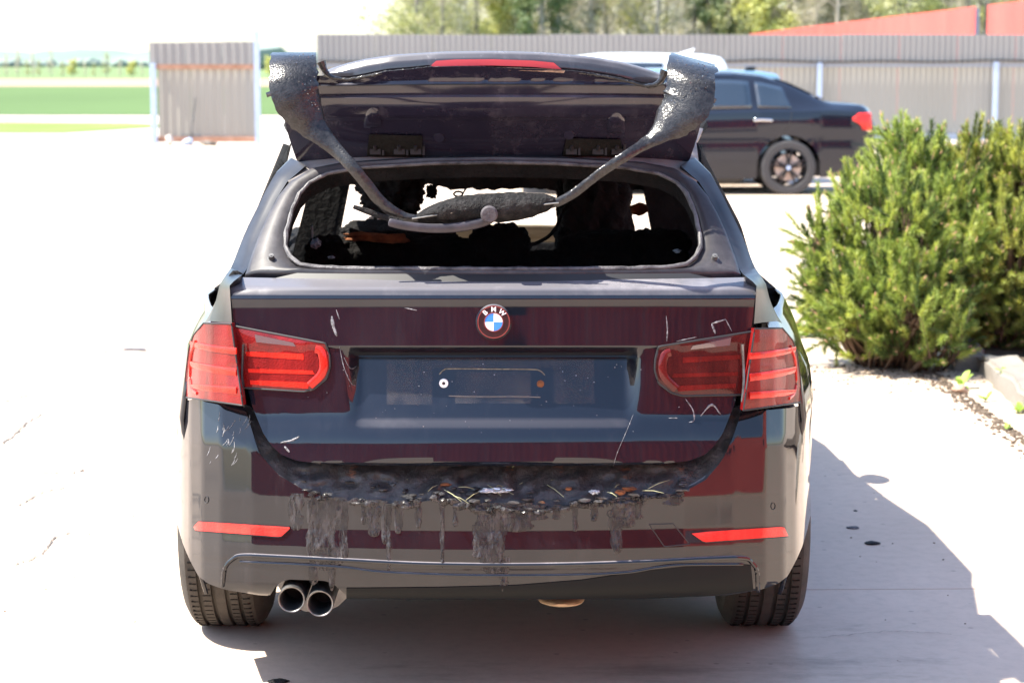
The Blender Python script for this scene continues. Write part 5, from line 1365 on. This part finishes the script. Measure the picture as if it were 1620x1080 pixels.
def shrub(label, lobes, seed, needle, per=205):
    rng = np.random.default_rng(seed); rnd = random.Random(seed)
    LB = []
    for (px, py, Y, rp) in lobes:
        c = world(px, py, Y); LB.append((np.array(c), rp*Y/F*1.0))
    base = np.mean([l[0] for l in LB], axis=0); base[2] = 0
    for c, r in list(LB):
        for k in range(4):
            d = rng.normal(size=3); d[2] = abs(d[2])*.9; d[1] -= .5; d /= np.linalg.norm(d); LB.append((c + d*r*.86, r*rng.uniform(.24, .36)))
    t = empty('pine_shrub', tuple(base)); props(t, label, 'shrub', 'mountain pine shrubs beside the kerb')
    pos = []; dirs = []; lens = []
    for c, r in LB:
        n = int(per*(r/.3)**2*(1.25 if r < .16 else 1))
        d = rng.normal(size=(n, 3)); d /= np.linalg.norm(d, axis=1)[:, None]
        rr = np.where(rng.random(n) < .72, 1.0, rng.uniform(.55, .95, n))*rng.uniform(.86, 1.10, n)
        P = c + d*(r*rr)[:, None]*np.array([1, 1, .95])
        for p, dd, q in zip(P, d, rr):
            if p[2] < .07: continue
            ins = any(np.linalg.norm(p-c2) < r2*.62 for c2, r2 in LB if c2 is not c)
            if ins: continue
            up_ = rng.random() < .16
            v = dd*(.25 if up_ else .8) + np.array([-.06, -.12, 1.0 if up_ else .6]) + rng.normal(size=3)*.18
            pos.append(p); dirs.append(v/np.linalg.norm(v)); lens.append(rng.uniform(.15, .25) if up_ else rng.uniform(.08, .17))
    pos = np.array(pos) - base; dirs = np.array(dirs); lens = np.array(lens); n = len(pos)
    nn = 120
    T = np.tile(np.linspace(.02, 1.0, nn), n); Pp = np.repeat(pos, nn, 0); Dd = np.repeat(dirs, nn, 0); Ll = np.repeat(lens, nn)
    rv = rng.normal(size=(n*nn, 3)); side = np.cross(Dd, rv); side /= np.linalg.norm(side, axis=1)[:, None]
    ang = rng.uniform(.55, 1.05, n*nn)*(1.08-.42*T)
    nd_ = Dd*np.cos(ang)[:, None] + side*np.sin(ang)[:, None]
    o0 = Pp + Dd*(Ll*T)[:, None]; nl = rng.uniform(.036, .060, n*nn)*(1-.25*T)
    wv = np.cross(nd_, rng.normal(size=(n*nn, 3))); wv /= np.linalg.norm(wv, axis=1)[:, None]; wv *= .0024
    V = np.empty((n*nn*3, 3)); V[0::3] = o0 - wv; V[1::3] = o0 + wv; V[2::3] = o0 + nd_*nl[:, None]
    tone = rng.choice(3, n, p=[.30, .42, .28])
    for q in range(3):
        sel = np.repeat(tone == q, nn*3); Vq = V[sel]
        o = bpy.data.objects.new('needles', np_mesh('needles', Vq, np.arange(len(Vq)).reshape(-1, 3), needle[q])); COL.objects.link(o); o.parent = t; o['kind'] = 'stuff'
    tw = MB(); bd = MB()
    for i in range(n):
        p = Vector(pos[i]); d = Vector(dirs[i]); L = lens[i]
        if i % 2 == 0: tw.cyl(p - d*.05, p + d*L, .0038, .0022, 4, False)
        if rnd.random() < .33: 
            h = rnd.uniform(.014, .034); bd.cyl(p + d*L, p + d*(L+h), .0045, .0022, 5)
    o = tw.out('twigs', M['twig_b'], t); o['kind'] = 'stuff'
    o = bd.out('buds', M['bud'], t); o['kind'] = 'stuff'
    for c, r in LB:
        for k in range(5):
            e = Vector(c) - Vector(base) + Vector((rnd.uniform(-r, r)*.6, rnd.uniform(-r, r)*.6, rnd.uniform(0, r)*.7))
            st = Vector((rnd.uniform(-.15, .15), rnd.uniform(-.1, .1), 0)); mid = st.lerp(e, .5) + Vector((0, 0, -.10))
            MB().tube(catmull([st, mid, e], 8), [.018, .016, .014, .012, .010, .009, .007, .005], 6).out('branch', M['twig_b'], t)
    return t
shrub('bushy green mountain pine overhanging the pale concrete, left and in front of its neighbour',
      [(1440, 300, 11.9, 66), (1418, 232, 11.9, 20), (1472, 250, 11.9, 24), (1372, 330, 11.6, 42), (1318, 385, 11.4, 44), (1400, 385, 11.3, 80), (1330, 455, 11.2, 50), (1395, 490, 11.0, 70), (1450, 525, 10.9, 72), (1490, 345, 11.7, 72), (1495, 440, 11.3, 74), (1420, 560, 10.9, 42), (1480, 570, 10.85, 34), (1365, 540, 11.0, 50), (1320, 500, 11.2, 42), (1440, 450, 11.1, 70)], 3, NEED)
shrub('mountain pine with yellower shoots at the photo edge, standing behind the kerb stones',
      [(1552, 305, 12.0, 66), (1552, 240, 12.0, 20), (1600, 262, 12.0, 26), (1520, 262, 12.0, 16), (1630, 325, 11.8, 85), (1700, 360, 11.8, 120), (1590, 420, 11.5, 100), (1680, 460, 11.4, 110), (1545, 500, 11.5, 55), (1610, 520, 11.3, 55)], 11, NEED2, 190)
# kerb stones
M['kerb'] = concrete('kerb_concrete', (.17, .155, .14), (.26, .24, .21))
KX = 2.36
for k, (y0, y1, lb) in enumerate(((8.75, 10.85, 'long weathered grey kerb stone with a rounded end under the pine shrub'), (7.2, 8.70, 'second grey kerb stone, nearer the camera and cut by the photo edge'), (10.95, 12.9, 'kerb stone hidden under the pine branches behind the others'))):
    bm = bmesh.new(); bmesh.ops.create_cube(bm, size=1); bmesh.ops.bevel(bm, geom=bm.edges[:], offset=.10, segments=3, affect='EDGES')
    bmesh.ops.subdivide_edges(bm, edges=[e for e in bm.edges if e.calc_length() > .3], cuts=10, use_grid_fill=True)
    vs = []
    for v in bm.verts:
        q = Vector((v.co.x*.20*(1-.25*max(0, v.co.z)), v.co.y*(y1-y0), v.co.z*.25 - .005)); d = noise.noise_vector(q*5 + Vector((k*9, 0, 0)))*.028 + noise.noise_vector(q*22)*.004
        vs.append(q + d)
    o = finish('kerb_stone', vs, [tuple(v.index for v in f.verts) for f in bm.faces], M['kerb'], angle=60); bm.free()
    o.location = (KX + .13 + (0 if k else 0), (y0+y1)/2, 0); o.rotation_euler = (0, 0, R(-3)); props(o, lb, 'kerb stone', 'kerb stones of the planting bed')
# bed soil and litter
M['soil'] = varied('bed_soil', (.07, .05, .035), (.16, .12, .085), 9, .95, .8, 40, .02)
vs = []; n = 40
for j in range(n):
    for i in range(n):
        x = lerp(2.46, 7, i/(n-1)); y = lerp(8.2, 14.5, j/(n-1)); vs.append((x, y, .07 + .035*noise.fractal(Vector((x*2, y*2, 0)), .9, 2, 4)))
props(finish('planting_bed', vs, gridfaces(n, n), M['soil']), kind='structure')
gr = MB(); rn = random.Random(9)
for k in range(900):
    y = rn.uniform(8.3, 11.2); x = 2.24 - abs(rn.gauss(0, .05)) if y < 10.9 else rn.uniform(1.5, 2.6); r = rn.uniform(.002, .009)
    gr.box((x, y, r*.4), (r*2, r*1.6, r), Matrix.Rotation(rn.random()*3, 3, 'Z'))
for k in range(500):
    a = rn.uniform(0, 6.28); x = 2.0 + rn.gauss(0, .35); y = 10.75 + rn.gauss(0, .25); r = rn.uniform(.002, .006)
    gr.box((x, y, r*.4), (r*3, r*1.2, r*.7), Matrix.Rotation(a, 3, 'Z'))
o = gr.out('dirt_crumbs', M['soil'], smooth=False); o['kind'] = 'stuff'; o['label'] = 'brown crumbs of soil and needles along the foot of the kerb'
# weeds
M['weed'] = leafmat('weed_leaf', (.16, .26, .05), (.24, .36, .07), (.30, .42, .10))
M['petal'] = mat('yellow_petal', (.85, .68, .03), .6)
def weed(px, py, Y, n, L, wd, label, seed, flowers=0, z0=0):
    rnd = random.Random(seed); p = world(px, py, Y); t = empty('weed', (p.x, Y, z0)); props(t, label, 'weed', 'weeds growing at the edge of the concrete')
    for k in range(n):
        a = rnd.uniform(0, 6.28); e = rnd.uniform(.35, 1.2); l = L*rnd.uniform(.6, 1.1); vs = []
        d = Vector((math.cos(a), math.sin(a)*.8, 0)); sd = Vector((-d.y, d.x, 0))
        for j in range(7):
            s = j/6; q = d*(l*s*math.cos(e)) + Vector((0, 0, l*(s*math.sin(e) - .35*s*s))) + Vector((0, 0, .004))
            ww = wd*math.sin(math.pi*(.08+.9*s))**.8*.5
            vs += [q - sd*ww + Vector((0, 0, ww*.3)), q, q + sd*ww + Vector((0, 0, ww*.3))]
        finish('leaf', vs, gridfaces(7, 3), M['weed'], t)
    for k in range(flowers):
        q = Vector((rnd.uniform(-.08, .08), rnd.uniform(-.05, .05), rnd.uniform(.05, .10)))
        st = MB().cyl((q.x*.5, q.y*.5, 0), q, .0018, n=5).out('stem', M['weed'], t)
        b = MB(); blob(b, q, (.016, .016, .009), .25, k, 2); b.out('flower', M['petal'], t)
W0 = world(0, 0, 1)
weed(1521, 600, 10.35, 6, .16, .045, 'broad-leaved weed with four pale leaves at the kerb stone end', 1)
weed(1560, 628, 9.95, 7, .09, .03, 'small bright green weed against the side of the kerb', 2)
weed(1612, 652, 9.6, 9, .10, .028, 'spreading weed at the kerb foot near the photo edge', 3)
weed(1592, 686, 9.15, 5, .09, .022, 'flat dying weed with brown stalk, lowest of the kerb weeds', 4)
weed(1588, 590, 10.3, 4, .08, .03, 'tiny weed sprouting on top of the bed soil', 8, z0=.08)
for i, (px, py, f, lb) in enumerate(((1252, 530, 2, 'leftmost clump of weeds with dandelions beside the burnt car lamp'), (1275, 534, 1, 'low clump of weeds with one yellow flower'), (1298, 531, 0, 'narrow flowerless clump of low weeds by the pine'), (1315, 533, 2, 'clump of weeds with two dandelions under the pine branches'))):
    Y = CH/math.tan(PITCH + math.atan((py-540)/F)); weed(px, py, Y, 24, .19, .022, lb, 20+i, f)
# small things lying on the concrete
def pebble(name, px, py, r, m, label, cat, seed=1, h=.5):
    Y = CH/math.tan(PITCH + math.atan((py-540)/F)); p = world(px, py, Y); b = MB(); blob(b, (0, 0, r*h*.6), (r*1.3, r, r*h), .35, seed, 3)
    o = b.out(name, m); o.location = (p.x, Y, 0); props(o, label, cat)
pebble('stone', 1519, 622, .032, varied('brown_stone', (.24, .15, .10), (.4, .28, .2), 20, .8), 'rounded brown stone lying at the kerb end beneath the weed', 'stone', 2, .8)
pebble('bark_chip', 1380, 860, .019, M['char'], 'dark charred chip on the shaded concrete, the nearer of two', 'chip', 3, .3)
pebble('grey_chip', 1349, 835, .018, M['ash'], 'flat grey chip on the shaded concrete beside the burnt car', 'chip', 4, .2)
pebble('small_crumb', 1353, 808, .006, M['char'], 'tiny dark crumb behind the two chips on the concrete', 'crumb', 5, .4)
pebble('leaf_scrap', 213, 553, .05, M['ash'], 'flat grey scrap on the bright concrete left of the car', 'scrap', 6, .1)
pebble('dark_scrap', 440, 1078, .02, M['char'], 'dark scrap on the ground at the bottom edge under the tailpipes', 'scrap', 7, .2)

# cracks in the pale concrete left of the car
def ground_pt(px, py): Y = CH/math.tan(PITCH + math.atan((py-540)/F)); return world(px, py, Y)
rn = random.Random(31)
for P, wd in (([(-10, 712), (20, 690), (45, 668), (75, 652)], .010), ([(30, 752), (70, 748), (105, 750), (135, 744)], .012), ([(-10, 806), (30, 800), (60, 782), (110, 770)], .008), ([(0, 900), (60, 880), (90, 850), (150, 835)], .007),
              ([(150, 560), (195, 553), (232, 556)], .02), ([(-5, 640), (60, 622), (140, 612)], .010), ([(1300, 1010), (1400, 1000), (1500, 1004)], .002)):
    pts = catmull([tuple(ground_pt(*q)) for q in P], 40); vs = []
    for i, p in enumerate(pts):
        d = (pts[min(i+1, 39)] - pts[max(i-1, 0)]).normalized(); sd = Vector((-d.y, d.x, 0)); j = Vector((rn.uniform(-1, 1), rn.uniform(-1, 1), 0))*.008; ww = wd*rn.uniform(.15, .7)
        vs += [Vector((p.x, p.y, .004)) + j - sd*ww, Vector((p.x, p.y, .004)) + j + sd*ww]
    finish('crack', vs, [(2*i, 2*i+1, 2*i+3, 2*i+2) for i in range(39)], M['concrete_joint'], yard, smooth=False)
# grit scattered over the yard
gr = MB()
for k in range(600):
    x = rn.uniform(-2.2, 3.0); y = rn.uniform(5.2, 13); r = rn.uniform(.001, .0032)
    if abs(x+.05) < .95 and y > 4.9 and y < 9.6: continue
    gr.box((x, y, r*.4), (r*2, r*1.5, r), Matrix.Rotation(rn.random()*3, 3, 'Z'))
o = gr.out('grit', M['soil'], smooth=False); o['kind'] = 'stuff'; o['label'] = 'fine dark grit scattered on the concrete round the car'
